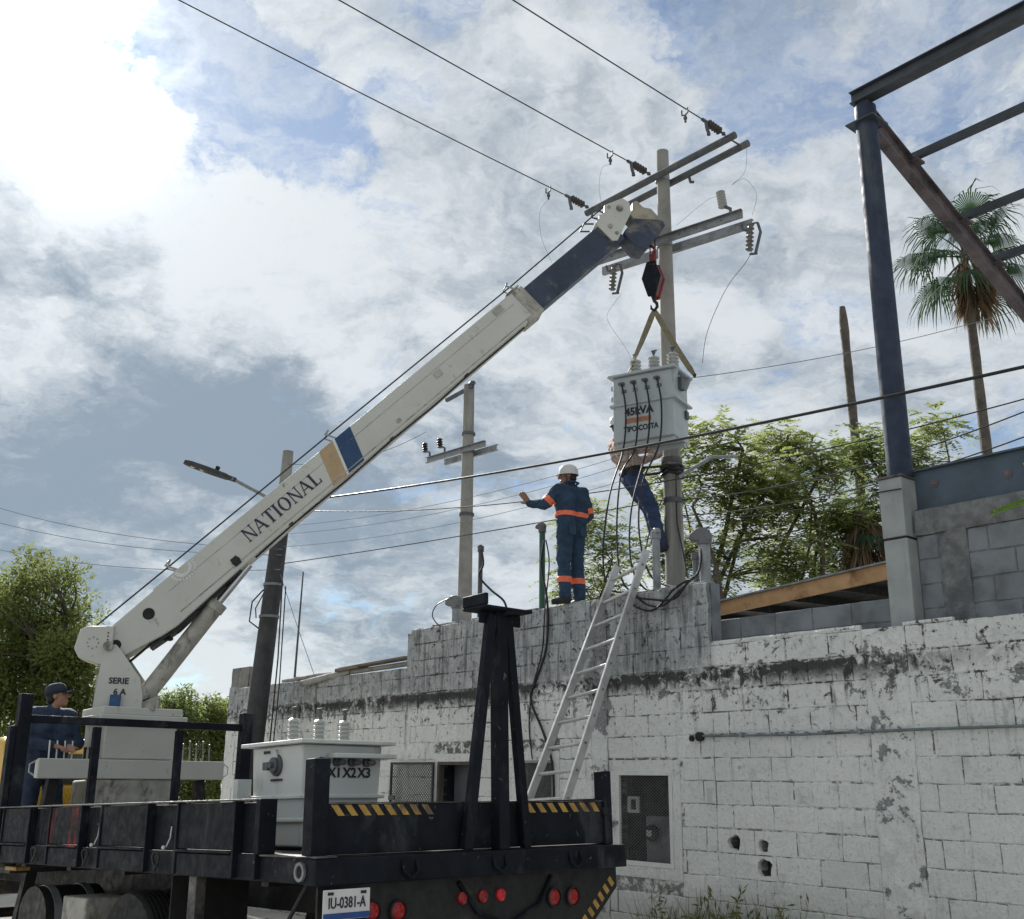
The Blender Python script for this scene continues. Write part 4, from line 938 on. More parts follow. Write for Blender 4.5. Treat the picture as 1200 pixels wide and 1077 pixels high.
for y in (-.22, -.5):
    mb = MB(); mb.prism([(4.28 + c * 1.33, .62 + s * 1.035) for c, s in pts], y - .03, y + .03, 'xz'); P(mb, 'tank_strap', M_GALV)
mb = MB(); mb.box(3.15, 3.6, -.42, -.10, .42, .82); P(mb, 'battery_box', M_CRANEDIRTY, bevel=.012)
mb = MB(); mb.box(1.32, 1.42, -.12, -.05, .35, 1.05); P(mb, 'mudguard_stay', M_EDGE, bevel=.004)
mb = MB(); mb.box(1.75, 1.765, -.66, -.10, .35, 1.02); P(mb, 'mud_flap', M_RUBBER)
mb = MB(); mb.box(4.72, 5.0, -.22, -.10, .965, .995); P(mb, 'step_plate', M_HAZY, bevel=.005)
mb = MB(); mb.tube([(.05, -.06, 1.03), (.25, -.05, .8), (.3, -.05, .55), (.2, -.06, .3)], .012, 6); P(mb, 'hanging_hose', M_CABLE)
# cab
mb = MB(); prof = [(6.55, 1.02), (6.55, 2.0), (6.62, 2.14), (6.8, 2.2), (7.75, 2.2), (8.0, 2.05), (8.2, 1.55), (9.3, 1.45), (9.4, 1.02)]
mb.prism(prof, -1.98, -.47, 'xz'); cab = P(mb, 'cab', M_YELLOW, bevel=.05)
mb = MB(); mb.box(6.535, 6.545, -1.75, -.7, 1.72, 2.03); mb.build('rear_window', M_GLASSD, cab, TRF)
mb = MB(); mb.prism([(6.95, 1.62), (7.75, 1.62), (7.62, 2.08), (6.95, 2.08)], -.474, -.462, 'xz'); mb.build('side_window', M_GLASSD, cab, TRF)
mb = MB(); mb.prism([(6.8, .9), (7.85, .9), (7.85, 1.58), (6.8, 1.58)], -.472, -.464, 'xz'); dr = mb.build('door', M_YELLOW, cab, TRF)
mb = MB(); mb.box(6.37, 6.38, -1.95, -.42, 1.0, 1.68); gpan = mb
mb = MB(); mesh_grid_yz = []
for i in range(46):
    y0 = -1.95 + i * .033
    mb.bar((6.40, y0, 1.0), (6.40, min(y0 + .3, -.42), 1.0 + (min(y0 + .3, -.42) - y0) * 2.27), .012, .01, (1, 0, 0)); mb.bar((6.405, y0, 1.68), (6.405, min(y0 + .3, -.42), 1.68 - (min(y0 + .3, -.42) - y0) * 2.27), .012, .01, (1, 0, 0))
P(mb, 'cab_guard_mesh', M_YELLOW)
mb = MB(); mb.box(9.3, 9.5, -2.2, -.25, .5, .85); P(mb, 'front_bumper', M_BLACK2, bevel=.02)
# crane base
mb = MB(); mb.box(5.32, 6.3, -2.2, -.25, .92, .965); P(mb, 'operator_platform', M_BLACK2)
PC = (5.72, -1.42)
mb = MB(); mb.box(5.42, 6.02, -1.86, -.98, .97, 1.74); P(mb, 'pedestal_base', M_CRANEDIRTY, bevel=.02)
mb = MB(); mb.box(5.46, 5.98, -1.80, -1.04, 1.93, 2.30); P(mb, 'pedestal', M_CRANE, bevel=.015)
mb = MB(); mb.box(5.40, 6.04, -1.88, -.96, 2.301, 2.36); mb.box(5.44, 6.0, -1.84, -1.0, 2.361, 2.44); P(mb, 'slew_plate', M_CRANE, bevel=.01)
mb = MB(); mb.box(5.405, 5.455, -2.33, -.42, 1.742, 1.925); P(mb, 'outrigger_beam', M_CRANE, bevel=.008)
mb = MB(); mb.box(5.456, 5.62, -2.30, -.46, 1.75, 1.92); P(mb, 'outrigger_housing', M_CRANE, bevel=.008)
for y in (-.405, -2.345):
    s = 1 if y > -1 else -1
    mb = MB(); mb.tube([(5.45, y, 1.90), (5.45, y + s * .05, 1.87), (5.45, y + s * .05, 1.80), (5.45, y, 1.77)], .008, 6); P(mb, 'beam_handle', M_ALU)
for y in (-.62, -2.12):
    mb = MB(); mb.bar((5.55, y, 1.74), (5.55, y + (.18 if y > -1 else -.18), .35), .10, .10, (1, 0, 0)); P(mb, 'outrigger_leg', M_BLACK2, bevel=.006)
mb = MB()
for i in range(4):
    y = -.56 - i * .073; mb = MB(); mb.cyl((5.56, y, 1.92), (5.575, y, 2.10), .008, n=8); P(mb, 'control_lever', M_WHITE)
for i in range(3):
    y = -.90 - i * .05; mb = MB(); mb.cyl((5.55, y, 1.92), (5.55, y, 2.02), .014, n=8); mb.ell((5.55, y, 2.03), (.02, .02, .016), 8); P(mb, 'valve_knob', M_BLACK2)
for i in range(5):
    y = -1.95 - i * .075; mb = MB(); mb.cyl((5.6, y, 1.92), (5.61, y, 2.09 + .03 * (i % 2)), .008, n=6); mb.ell((5.61, y, 2.1 + .03 * (i % 2)), (.013, .013, .013), 6); P(mb, 'control_lever', M_GALV)
# slewing turret
for y in (-.20, .17):
    mb = MB(); mb.prism([(-.15, 2.22), (-.11, 2.74), (-.06, 2.85), (.01, 2.87), (.07, 2.81), (.28, 2.54), (.33, 2.36), (.33, 2.22)], y, y + .03, 'xz'); P(mb, 'turret_plate', M_CRANEDIRTY if y > 0 else M_CRANE, F=CRANE, bevel=.006)
mb = MB(); mb.prism([(.20, 2.30), (.335, 2.30), (.46, 2.36), (.46, 2.22), (.20, 2.22)], -.19, .19, 'xz'); mb.box(-.14, .32, -.165, .165, 2.22, 2.30); mb.box(-.15, -.10, -.165, .165, 2.30, 2.70); P(mb, 'turret_web', M_CRANEDIRTY, F=CRANE)
mb = MB(); mb.cyl((-.06, -.235, 2.85), (-.06, .235, 2.85), .05, n=16); P(mb, 'boom_pivot_pin', M_CRANEDIRTY, F=CRANE)
mb = MB(); mb.box(.02, .12, -.26, -.205, 2.24, 2.36); P(mb, 'gauge', mat('gauge_blue', (.02, .08, .2), .5, bump=0), F=CRANE, bevel=.006)
lettering('SERIE', .085, M_INK, tk, CRANE @ TM(.08, -.204, 2.50), .002)
lettering('6 A', .085, M_INK, tk, CRANE @ TM(.10, -.204, 2.39), .002)
# lift cylinder
mb = MB(); mb.cyl((.33, 0, 2.38), (.97, 0, 3.36), .095, n=20); o = P(mb, 'lift_cylinder', M_CRANEDIRTY, F=CRANE)
mb = MB(); d = Vector((.64, 0, .98)).normalized(); e = Vector((.97, 0, 3.36)); mb.cyl(e - d * .08, e + d * .02, .108, n=20); mb.build('gland', M_CRANEDIRTY, o, CRANE)
mb = MB(); mb.cyl(e, (1.27, 0, 3.80), .042, n=14); P(mb, 'piston_rod', mat('chrome', (.55, .56, .57), .2, .9, var=.1, bump=0), F=CRANE)
mb = MB(); mb.cyl((.33, -.17, 2.38), (.33, .17, 2.38), .06, n=14); mb.cyl((.33, 0, 2.38), (.36, 0, 2.43), .11, n=14); P(mb, 'cylinder_eye', M_CRANEDIRTY, F=CRANE)
mb = MB(); mb.tube([(.82, -.09, 3.28), (.74, -.14, 3.18), (.60, -.12, 3.02), (.66, -.1, 3.12), (.80, -.08, 3.34)], .012, 6); mb.tube([(.10, -.1, 2.66), (.25, -.12, 2.80), (.40, -.1, 2.96), (.47, -.08, 2.94), (.53, -.06, 2.97)], .014, 6); mb.ell((.52, -.06, 2.96), (.04, .03, .025), 8); P(mb, 'hydraulic_hose', M_CABLE, F=CRANE)
# boom
mb = MB(); mb.prism([(-.12, .02), (.0, .15), (.68, .16), (.70, .175), (6.2, .175), (6.2, -.235), (1.62, -.26), (.64, -.295), (.45, -.27), (-.02, -.16)], -.15, .15, 'xz'); bo = P(mb, 'boom_base_section', M_CRANE, F=BOOM, bevel=.012)
mb = MB(); mb.prism([(.30, -.262), (.62, -.297), (1.5, -.265), (1.5, -.275), (.62, -.325), (.28, -.285)], -.12, .12, 'xz'); mb.build('underside_plate', M_BLACK2, bo, BOOM)
for t_, h_, r_ in ((.50, .0, .062), (.06, -.03, .052)):
    mb = MB(); mb.lathe((t_, -.151, h_), [(r_, -.004), (r_, .003), (0, .004)], 24, (0, -1, 0)); mb.build('dark_bore_disc', M_RUBBER, bo, BOOM)  # flat dark discs, painted in place of shaded holes in the boom side
mb = MB(); mb.lathe((1.52, -.151, -.17), [(.05, 0), (.05, .012), (.0, .014)], 16, (0, -1, 0)); mb.box(1.48, 1.56, -.158, -.150, -.22, -.12); mb.build('cylinder_pin', M_BLACK2, bo, BOOM)
mb = MB(); mb.box(5.98, 6.24, -.165, .165, -.25, -.20); mb.box(6.08, 6.24, -.162, -.151, -.20, .16); mb.box(6.02, 6.22, -.16, .16, .176, .20); mb.build('wear_collar', M_CRANEDIRTY, bo, BOOM, bevel=.006)
def band(t0, t1, m):
    mb = MB(); k = -.145; mb.prism([(t0, .172), (t1, .172), (t1 + k, -.235), (t0 + k, -.235)], -.1535, -.1505, 'xz'); mb.build('colour_band', m, bo, BOOM)
band(3.00, 3.20, M_TAN); band(3.23, 3.46, M_NAVY)
mb = MB(); mb.prism([(3.2, .172), (3.23, .172), (3.085, -.235), (3.055, -.235)], -.1532, -.1505, 'xz'); mb.build('colour_band', M_WHITE, bo, BOOM)
# NATIONAL in serif capitals
def serif(word, x, z, h, m, parent, F, y=-.1525):
    mb = MB(); st, th, sf = .17 * h, .07 * h, .055 * h
    def poly(p): mb.prism([(cx + a, z + b) for a, b in p], y - .002, y + .001, 'xz')
    def foot(xc, zz, w, up): poly([(xc - w, zz), (xc + w, zz), (xc + w, zz + up * sf), (xc - w, zz + up * sf)])
    cx = x
    for ch in word:
        if ch == 'N':
            w = .74 * h; poly([(.08 * h, 0), (.08 * h + th, 0), (.08 * h + th, h), (.08 * h, h)]); poly([(w - th, 0), (w, 0), (w, h), (w - th, h)]); poly([(.02 * h, h), (.02 * h + st, h), (w, 0), (w - st * .75, 0)])
            foot(.08 * h + th / 2, 0, .12 * h, 1); foot(w - th / 2, h, .12 * h, -1); adv = w + .18 * h
        elif ch == 'A':
            w = .80 * h; poly([(.0, 0), (th, 0), (w / 2 + .01 * h, h), (w / 2 - .06 * h, h)]); poly([(w - st, 0), (w, 0), (w / 2 + .06 * h, h), (w / 2 - st * .55, h)]); poly([(.17 * h, .3 * h), (.62 * h, .3 * h), (.62 * h, .37 * h), (.2 * h, .37 * h)])
            foot(th / 2, 0, .11 * h, 1); foot(w - st / 2, 0, .14 * h, 1); adv = w + .12 * h
        elif ch == 'T':
            w = .70 * h; poly([(w / 2 - st / 2, 0), (w / 2 + st / 2, 0), (w / 2 + st / 2, h), (w / 2 - st / 2, h)]); poly([(0, h - th), (w, h - th), (w, h), (0, h)]); poly([(0, h), (0, .76 * h), (.04 * h, .76 * h), (.09 * h, h)]); poly([(w, h), (w, .76 * h), (w - .04 * h, .76 * h), (w - .09 * h, h)]); foot(w / 2, 0, .16 * h, 1); adv = w + .12 * h
        elif ch == 'I':
            w = .30 * h; poly([(w / 2 - st / 2, 0), (w / 2 + st / 2, 0), (w / 2 + st / 2, h), (w / 2 - st / 2, h)]); foot(w / 2, 0, .16 * h, 1); foot(w / 2, h, .16 * h, -1); adv = w + .12 * h
        elif ch == 'O':
            w = .82 * h; n = 28
            for i in range(n):
                a, b = 2 * math.pi * i / n, 2 * math.pi * (i + 1) / n
                q = lambda t, o: (w / 2 + math.cos(t) * (w / 2 - (st if o else 0)), h / 2 + math.sin(t) * (h / 2 * 1.03 - (th if o else 0)))
                poly([q(a, 0), q(b, 0), q(b, 1), q(a, 1)])
            adv = w + .12 * h
        elif ch == 'L':
            w = .64 * h; poly([(.08 * h, 0), (.08 * h + st, 0), (.08 * h + st, h), (.08 * h, h)]); poly([(.08 * h, 0), (w, 0), (w, th), (.08 * h, th)]); poly([(w, 0), (w + .02 * h, .28 * h), (w - .04 * h, .28 * h), (w - .1 * h, 0)]); foot(.08 * h + st / 2, 0, .16 * h, 1); foot(.08 * h + st / 2, h, .16 * h, -1); adv = w + .1 * h
        cx += adv
    mb.build('lettering', m, parent, F, smooth=False); return cx
mb = MB(); mb.box(.75, 6.05, -.1545, -.150, -.205, -.196); mb.box(.80, 6.0, -.1535, -.150, .045, .049); mb.build('weld_seam', M_CRANEDIRTY, bo, BOOM)
for t_, h_, w_, g_ in ((4.62, -.05, .10, .07), (5.72, .07, .14, .08), (3.9, -.16, .06, .04)):
    mb = MB(); mb.box(t_, t_ + w_, -.160, -.1505, h_, h_ + g_); mb.build('cover_plate', M_CRANEDIRTY, bo, BOOM, bevel=.003)
for t_ in (2.2, 3.7, 4.9):
    mb = MB(); mb.box(t_, t_ + .05, -.165, -.10, -.262, -.238); mb.build('hose_clip', M_BLACK2, bo, BOOM)
mb = MB(); mb.tube([(1.7, -.12, -.275), (2.2, -.13, -.262), (3.0, -.13, -.275), (3.7, -.13, -.26), (4.4, -.13, -.272), (4.9, -.13, -.258), (5.9, -.12, -.255)], .011, 6); mb.build('boom_hose', M_CABLE, bo, BOOM)
serif('NATIONAL', 1.76, -.11, .160, mat('letter_navy', (.014, .024, .05), .5, var=.2, bump=0), bo, BOOM)
mb = MB()
for i in range(13):
    an = math.pi + i * math.pi / 12; c, s_ = math.cos(an), math.sin(an); w = .012
    for r0, r1 in ((.05, .085), (.095, .125)):
        mb.prism([(1.06 + r0 * 1.2 * c - w * s_ * .6, .14 + r0 * s_ + w * c * .6), (1.06 + r1 * 1.2 * c - w * s_, .14 + r1 * s_ + w * c), (1.06 + r1 * 1.2 * c + w * s_, .14 + r1 * s_ - w * c), (1.06 + r0 * 1.2 * c + w * s_ * .6, .14 + r0 * s_ - w * c * .6)], -.1535, -.1515, 'xz')
mb.build('maker_badge', M_WHITE, bo, BOOM, smooth=False)
# tail winch box
mb = MB(); mb.prism([(-.40, 2.82), (-.36, 3.01), (-.30, 3.05), (-.03, 3.06), (-.02, 2.68), (-.14, 2.66), (-.34, 2.72)], -.185, .185, 'xz'); wn = P(mb, 'winch_box', M_CRANE, F=CRANE, bevel=.012)
mb = MB()
for k in range(9): mb.box(-.085, -.073, -.189, -.184, 2.70 + k * .035, 2.715 + k * .035)
mb.build('rivet_row', M_BLACK2, wn, CRANE)
mb = MB()
for k in range(8):
    a = k * math.pi / 4; mb.lathe((-.22 + .055 * math.cos(a), -.186, 2.88 + .055 * math.sin(a)), [(.009, 0), (.009, .004), (0, .005)], 8, (0, -1, 0))
mb.build('bolt_circle', M_GALV, wn, CRANE)
# telescope
mb = MB(); mb.prism([(6.0, .13), (7.78, .13), (7.78, -.22), (6.0, -.22)], -.118, .118, 'xz'); ms = P(mb, 'boom_inner_section', M_BOOMBLUE, F=BOOM, bevel=.01)
ck = [(7.60, .13), (7.64, .19), (7.80, .21), (7.88, .28), (8.14, .20), (8.17, .10), (8.08, -.02), (7.86, -.10), (7.66, -.18), (7.60, -.14)]
mb = MB(); mb.prism(ck, -.15, -.12, 'xz'); mb.prism(ck, .12, .15, 'xz'); mb.box(7.62, 7.74, -.119, .119, .132, .18); hc_ = P(mb, 'boom_head_cheek', M_CRANE, F=BOOM, bevel=.006)
mb = MB()
for t_, h_, r_ in ((8.0, .12, .045), (7.72, .02, .03), (7.72, -.10, .022), (7.90, .22, .02)): mb.lathe((t_, -.151, h_), [(r_, 0), (r_, .012), (r_ * .6, .016), (0, .017)], 14, (0, -1, 0))
mb.build('pin_head', M_CRANEDIRTY, hc_, BOOM)
mb = MB(); mb.prism([(8.06, .0), (8.14, .0), (8.22, .08), (8.28, .06), (8.28, -.06), (8.35, -.14), (8.34, -.35), (8.06, -.10)], -.13, .13, 'xz'); P(mb, 'boom_nose', mat('nose_tan', (.36, .33, .26), .6, var=.25, scale=6, dirt=(.15, .13, .1), dirt_amt=.4, bump=.1), F=BOOM, bevel=.012)
mb = MB(); mb.prism([(7.84, -.14), (8.04, -.11), (8.33, -.36), (8.31, -.43), (7.86, -.50), (7.78, -.40), (7.80, -.18)], -.15, .15, 'xz'); P(mb, 'nose_guard', M_BOOMBLUE, F=BOOM, bevel=.008)
mb = MB(); mb.tube([(7.60, -.1, .19), (7.50, -.1, .27), (7.50, .1, .27), (7.60, .1, .19)], .012, 6); mb.tube([(7.66, -.15, .2), (7.60, -.17, .26), (7.68, -.18, .30)], .014, 6); P(mb, 'rope_keeper', M_ARM, F=BOOM)
for y in (-.06, .06):
    mb = MB(); mb.lathe((8.02, y - .02, .10), [(.02, 0), (.13, 0), (.13, .008), (.105, .016), (.105, .024), (.13, .032), (.13, .04), (.02, .04)], 24, (0, 1, 0)); P(mb, 'sheave', M_BLACK2, F=BOOM)
mb = MB(); mb.tube([(-.1, 0, .29), (1.05, 0, .285), (3.25, 0, .285), (6.2, 0, .27), (7.95, 0, .30)], .009, 6); P(mb, 'winch_rope', M_CABLE, F=BOOM)
for t_ in (1.05, 3.30, 6.22):
    mb = MB(); mb.tube([(t_ - .03, -.09, .17), (t_ - .10, -.085, .30), (t_ - .02, .0, .33), (t_ - .10, .085, .30), (t_ - .03, .09, .17)], .011, 6); P(mb, 'rope_guide', M_GALV, F=BOOM)

# ------------------------------------------------------------------ hook block, sling, hanging transformer
HTF = TM(1.62, 12.1, 0) @ RZ(-31)
HK = HTF @ TM(0, .3, 0)
hk = thing('hook_block', 'dark red and black hook block hanging from the crane head', 'hook', HK)
mb = MB()
for x in (-.035, .035): mb.cyl((x, 0, 7.85), (x, 0, 8.62), .008, n=6)
mb.build('hoist_rope', M_CABLE, hk, HK)
mb = MB(); mb.prism([(-.06, 7.92), (.06, 7.92), (.13, 7.70), (.05, 7.44), (-.05, 7.44), (-.13, 7.70)], -.09, -.05, 'xz'); mb.build('cheek_plate', M_BLACK, hk, HK, bevel=.012)
mb = MB(); mb.prism([(-.06, 7.92), (.06, 7.92), (.13, 7.70), (.05, 7.44), (-.05, 7.44), (-.13, 7.70)], .05, .09, 'xz'); mb.build('cheek_plate', M_HOOKRED, hk, HK, bevel=.012)
mb = MB(); mb.prism([(-.05, 7.90), (.05, 7.90), (.115, 7.70), (.04, 7.46), (-.04, 7.46), (-.115, 7.70)], -.05, .05, 'xz'); mb.build('weight', M_HOOKRED, hk, HK, bevel=.01)
mb = MB(); mb.box(-.04, .04, -.03, .03, 7.92, 8.05); mb.tube([(0, 0, 8.05), (.03, 0, 8.12), (-.02, 0, 8.18)], .02, 6); mb.build('becket', M_HOOKRED, hk, HK, bevel=.006)
mb = MB(); mb.tube([(0, 0, 7.46), (0, 0, 7.40), (.035, 0, 7.36), (.04, 0, 7.31), (.0, 0, 7.27), (-.04, 0, 7.30), (-.045, 0, 7.35)], [.024, .022, .022, .022, .022, .016, .008], 8); mb.build('hook', M_BLACK2, hk, HK)
def sling(label, end):
    t = thing('lifting_sling', label, 'sling', HK, 'webbing slings holding the transformer')
    a, b = Vector((0, 0, 7.28)), Vector(end); mb = MB(); side = Vector((0, 1, 0)); n = 10; vs = []
    for i in range(n + 1):
        u = i / n; tw = math.pi * .5 * (u - .2); s = Vector((.75, .25 * math.cos(tw), .0)); s = (s - (b - a).normalized() * s.dot((b - a).normalized())).normalized(); s = (Matrix.Rotation(tw * .9 if b.x < 0 else .15, 3, (b - a).normalized()) @ s) * (.036 if 0 < i < n else .022)
        p = a.lerp(b, u) + Vector((0, 0, -.03 * 4 * u * (1 - u))); th = (b - a).normalized().cross(s).normalized() * .004
        vs += [p - s - th, p + s - th, p + s + th, p - s + th]
    fs = [(4 * i + k, 4 * i + (k + 1) % 4, 4 * i + 4 + (k + 1) % 4, 4 * i + 4 + k) for i in range(n) for k in range(4)] + [(0, 1, 2, 3), (4 * n + 3, 4 * n + 2, 4 * n + 1, 4 * n)]
    mb.add(vs, fs); mb.build('webbing', M_SLING, t, HK)
    mb = MB(); mb.tube([b + Vector((.0, -.02, -.03)), b + Vector((.02, 0, .0)), b + Vector((0, .02, -.03))], .012, 6); mb.build('shackle', M_BLACK2, t, HK)
sling('twisted tan webbing sling running to the inner lid edge of the transformer', (-.36, -.12, 6.40))
sling('straight tan webbing sling running down in front of the pole', (.41, .22, 6.40))

def bushing(mb, c, s=1., n=14, sheds=4):
    prof = [(.045 * s, 0)]
    for i in range(sheds): z = (.02 + i * .035) * s; prof += [(.036 * s, z), (.055 * s, z + .012 * s), (.055 * s, z + .018 * s), (.036 * s, z + .032 * s)]
    prof += [(.03 * s, (.02 + sheds * .035) * s), (.0, (.025 + sheds * .035) * s)]
    mb.lathe(c, prof, n)
def terminal(mb, c, s=1.):
    x, y, z = c; mb.cyl(c, (x, y, z + .05 * s), .014 * s, n=8); mb.ell((x, y, z + .055 * s), (.028 * s, .02 * s, .016 * s), 8); mb.cyl((x - .03 * s, y, z + .08 * s), (x + .04 * s, y, z + .08 * s), .012 * s, n=6)
ht = thing('hanging_transformer', 'pale grey transformer lettered 45kVA hanging from the crane hook', 'transformer', HTF)
x0, x1, d0, d1 = -.465, .32, .02, .50
mb = MB(); mb.box(x0, x1, d0, d1, 5.505, 6.335); mb.build('tank', M_TRANSB, ht, HTF, bevel=.012)
mb = MB(); mb.box(x0 - .05, x1 + .055, d0 - .05, d1 + .06, 6.337, 6.366); mb.build('lid', M_TRANSB, ht, HTF, bevel=.005)
mb = MB(); mb.box(x0 - .035, x1 + .01, d0 - .028, d0 + .002, 5.955, 5.985); mb.box(x1 - .002, x1 + .05, d0 - .028, d1 + .03, 5.956, 5.984); mb.box(x0 - .04, x0 + .002, d0, d1 + .03, 5.957, 5.983); mb.build('stiffener', M_TRANSB, ht, HTF, bevel=.004)
for y in (.10, .42): mb = MB(); mb.box(x0 + .02, x1 - .02, y - .03, y + .03, 5.455, 5.503); mb.build('skid', M_TRANSB, ht, HTF, bevel=.004)
mb = MB(); mb.box(x1 + .001, x1 + .05, .2, .3, 6.12, 6.28); mb.box(x1 + .001, x1 + .03, .38, .46, 5.80, 5.90); mb.build('side_lug', M_ARM, ht, HTF, bevel=.006)
mb = MB(); mb.prism([(x1, 6.335), (x1 + .09, 6.335), (x1, 6.15)], .44, .455, 'xz'); mb.prism([(x1, 6.335), (x1 + .09, 6.335), (x1, 6.15)], .04, .055, 'xz'); mb.build('lifting_gusset', M_TRANSB, ht, HTF)
for i in range(3):
    c = (-.26 + i * .25, .26, 6.366); mb = MB(); bushing(mb, c, 1.35, sheds=5); o = mb.build('bushing', M_PORC, ht, HTF)
    mb = MB(); terminal(mb, (c[0], c[1], c[2] + .26)); mb.build('terminal', M_ARM, o, HTF)
LV = []
for i in range(4):
    c = Vector((-.33 + i * .155, .02, 6.24)); mb = MB(); mb.lathe(c, [(.03, 0), (.03, .025), (.018, .03), (.018, .055), (0, .056)], 10, (0, -1, -.25)); mb.ell(c + Vector((-.01, -.055, -.01)), (.03, .022, .022), 8); mb.build('low_voltage_terminal', M_ARM, ht, HTF); LV.append(c + Vector((.015, -.06, -.02)))
def ht_text(s, size, x, z, bold, sx=1.): lettering(s, size, M_INK, ht, HTF @ TM(x, d0 - .0035, z), bold, sx=sx)
ht_text('45kVA', .135, -.12, 5.865, .005)
ht_text('TIPO-COSTA', .095, -.10, 5.645, .0025, .82)
for i, s in enumerate(('X0', 'X1', 'X2', 'X3')): ht_text(s, .06, -.315 + i * .155, 6.14, .001)
mb = MB(); mb.box(-.285, .035, d0 - .004, d0 - .001, 5.725, 5.785); mb.build('orange_band', mat('band_orange', (.36, .16, .09), .6, var=.3, scale=20, bump=0), ht, HTF)
# drain and tap fittings on the left edge
mb = MB()
for z in (6.22, 6.08): mb.box(x0 - .035, x0 - .001, .04, .12, z - .03, z + .03)
mb.build('hinge_lug', M_TRANSB, ht, HTF, bevel=.004)
# ------------------------------------------------------------------ transformer standing on the truck bed
tt = thing('transformer', 'cream grey transformer standing on the truck bed with three white bushings', 'transformer', TRF)
a0, a1, b0, b1 = .80, 1.38, -1.03, -.46
mb = MB(); v = []
for z, g in ((1.20, 0), (1.82, .025)):
    v += [(a0 - g, b0 - g, z), (a1 + g, b0 - g, z), (a1 + g, b1 + g, z), (a0 - g, b1 + g, z)]
mb.add(v, [(3, 2, 1, 0), (4, 5, 6, 7), (0, 1, 5, 4), (1, 2, 6, 5), (2, 3, 7, 6), (3, 0, 4, 7)]); mb.build('tank', M_TRANS, tt, TRF, bevel=.012)
mb = MB(); mb.box(a0 - .09, a1 + .11, b0 - .09, b1 + .07, 1.823, 1.848); mb.build('lid', M_TRANS, tt, TRF, bevel=.005)
mb = MB(); mb.box(a0 - .13, a0 - .02, b0 - .07, b1 - .16, 1.735, 1.765); mb.build('terminal_hood', M_TRANS, tt, TRF, bevel=.005)
for z, g in ((1.50, .030), (1.36, .022)):
    mb = MB(); mb.box(a0 - g - .012, a1 + g, b0 - g - .012, b1 + g + .012, z - .012, z + .012); mb.build('stiffener', M_TRANS, tt, TRF, bevel=.006)
for y in (b0 + .08, b1 - .08): mb = MB(); mb.box(a0, a1, y - .04, y + .04, 1.182, 1.199); mb.build('skid', M_BLACK2, tt, TRF)
for i in range(3):
    c = (1.08, -.55 - i * .20, 1.848); mb = MB(); bushing(mb, c, .80, sheds=5); o = mb.build('bushing', M_PORC, tt, TRF)
    mb = MB(); terminal(mb, (c[0], c[1], c[2] + .155), .85); mb.build('terminal', M_ARM, o, TRF)
for i in range(4):
    mb = MB(); mb.lathe((a0 - .02, -.58 - i * .115, 1.715), [(.03, 0), (.028, .03), (.018, .035), (.018, .06), (0, .06)], 10, (-1, 0, -.1)); mb.ell((a0 - .085, -.59 - i * .115, 1.71), (.02, .03, .02), 8); mb.build('low_voltage_terminal', M_ARM, tt, TRF)
TB = TRF @ TM(a0 - .024, 0, 0) @ RZ(-90) @ RX(2.3)
for i, s in enumerate(('X1', 'X2', 'X3')): lettering(s, .085, M_INK, tt, TRF @ TM(a0 - .024, -.685 - i * .115, 1.645) @ RZ(-90), .002)
lettering('D1F', .05, M_INK, tt, TRF @ TM(a0 - .007, -.52, 1.30) @ RZ(-90), .001)
FLS = TRF @ TM(1.08, b1 + .012, 0) @ RZ(180)
mb = MB(); mb.lathe((0, 0, 1.70), [(.07, 0), (.07, .02), (.05, .03), (.05, .045), (.02, .05), (.02, .07), (0, .07)], 14, (0, -1, 0)); mb.box(-.10, -.04, -.06, -.01, 1.67, 1.72); mb.build('tap_switch', M_ARM, tt, FLS)
mb = MB(); mb.prism([(.0, 1.80), (.03, 1.745), (-.03, 1.745)], -.03, -.004, 'xz'); mb.build('pointer', M_TRANS, tt, FLS)
mb = MB(); mb.box(-.17, -.145, -.017, -.0145, 1.775, 1.795); mb.box(-.135, -.09, -.017, -.0145, 1.776, 1.794); mb.build('stencil_mark', M_INK, tt, FLS)
mb = MB(); mb.box(-.07, .07, -.014, -.009, 1.60, 1.615); mb.build('caution_strip', M_INK, tt, FLS)
mb = MB(); mb.box(-.24, -.16, -.045, -.008, 1.235, 1.42); mb.box(-.24, -.14, -.04, -.008, 1.24, 1.25); mb.build('drain_valve', M_ARM, tt, FLS, bevel=.005)
mb = MB(); mb.box(-.36, -.302, -.12, -.02, 1.48, 1.62); mb.build('name_plate', M_TRANS, tt, FLS)
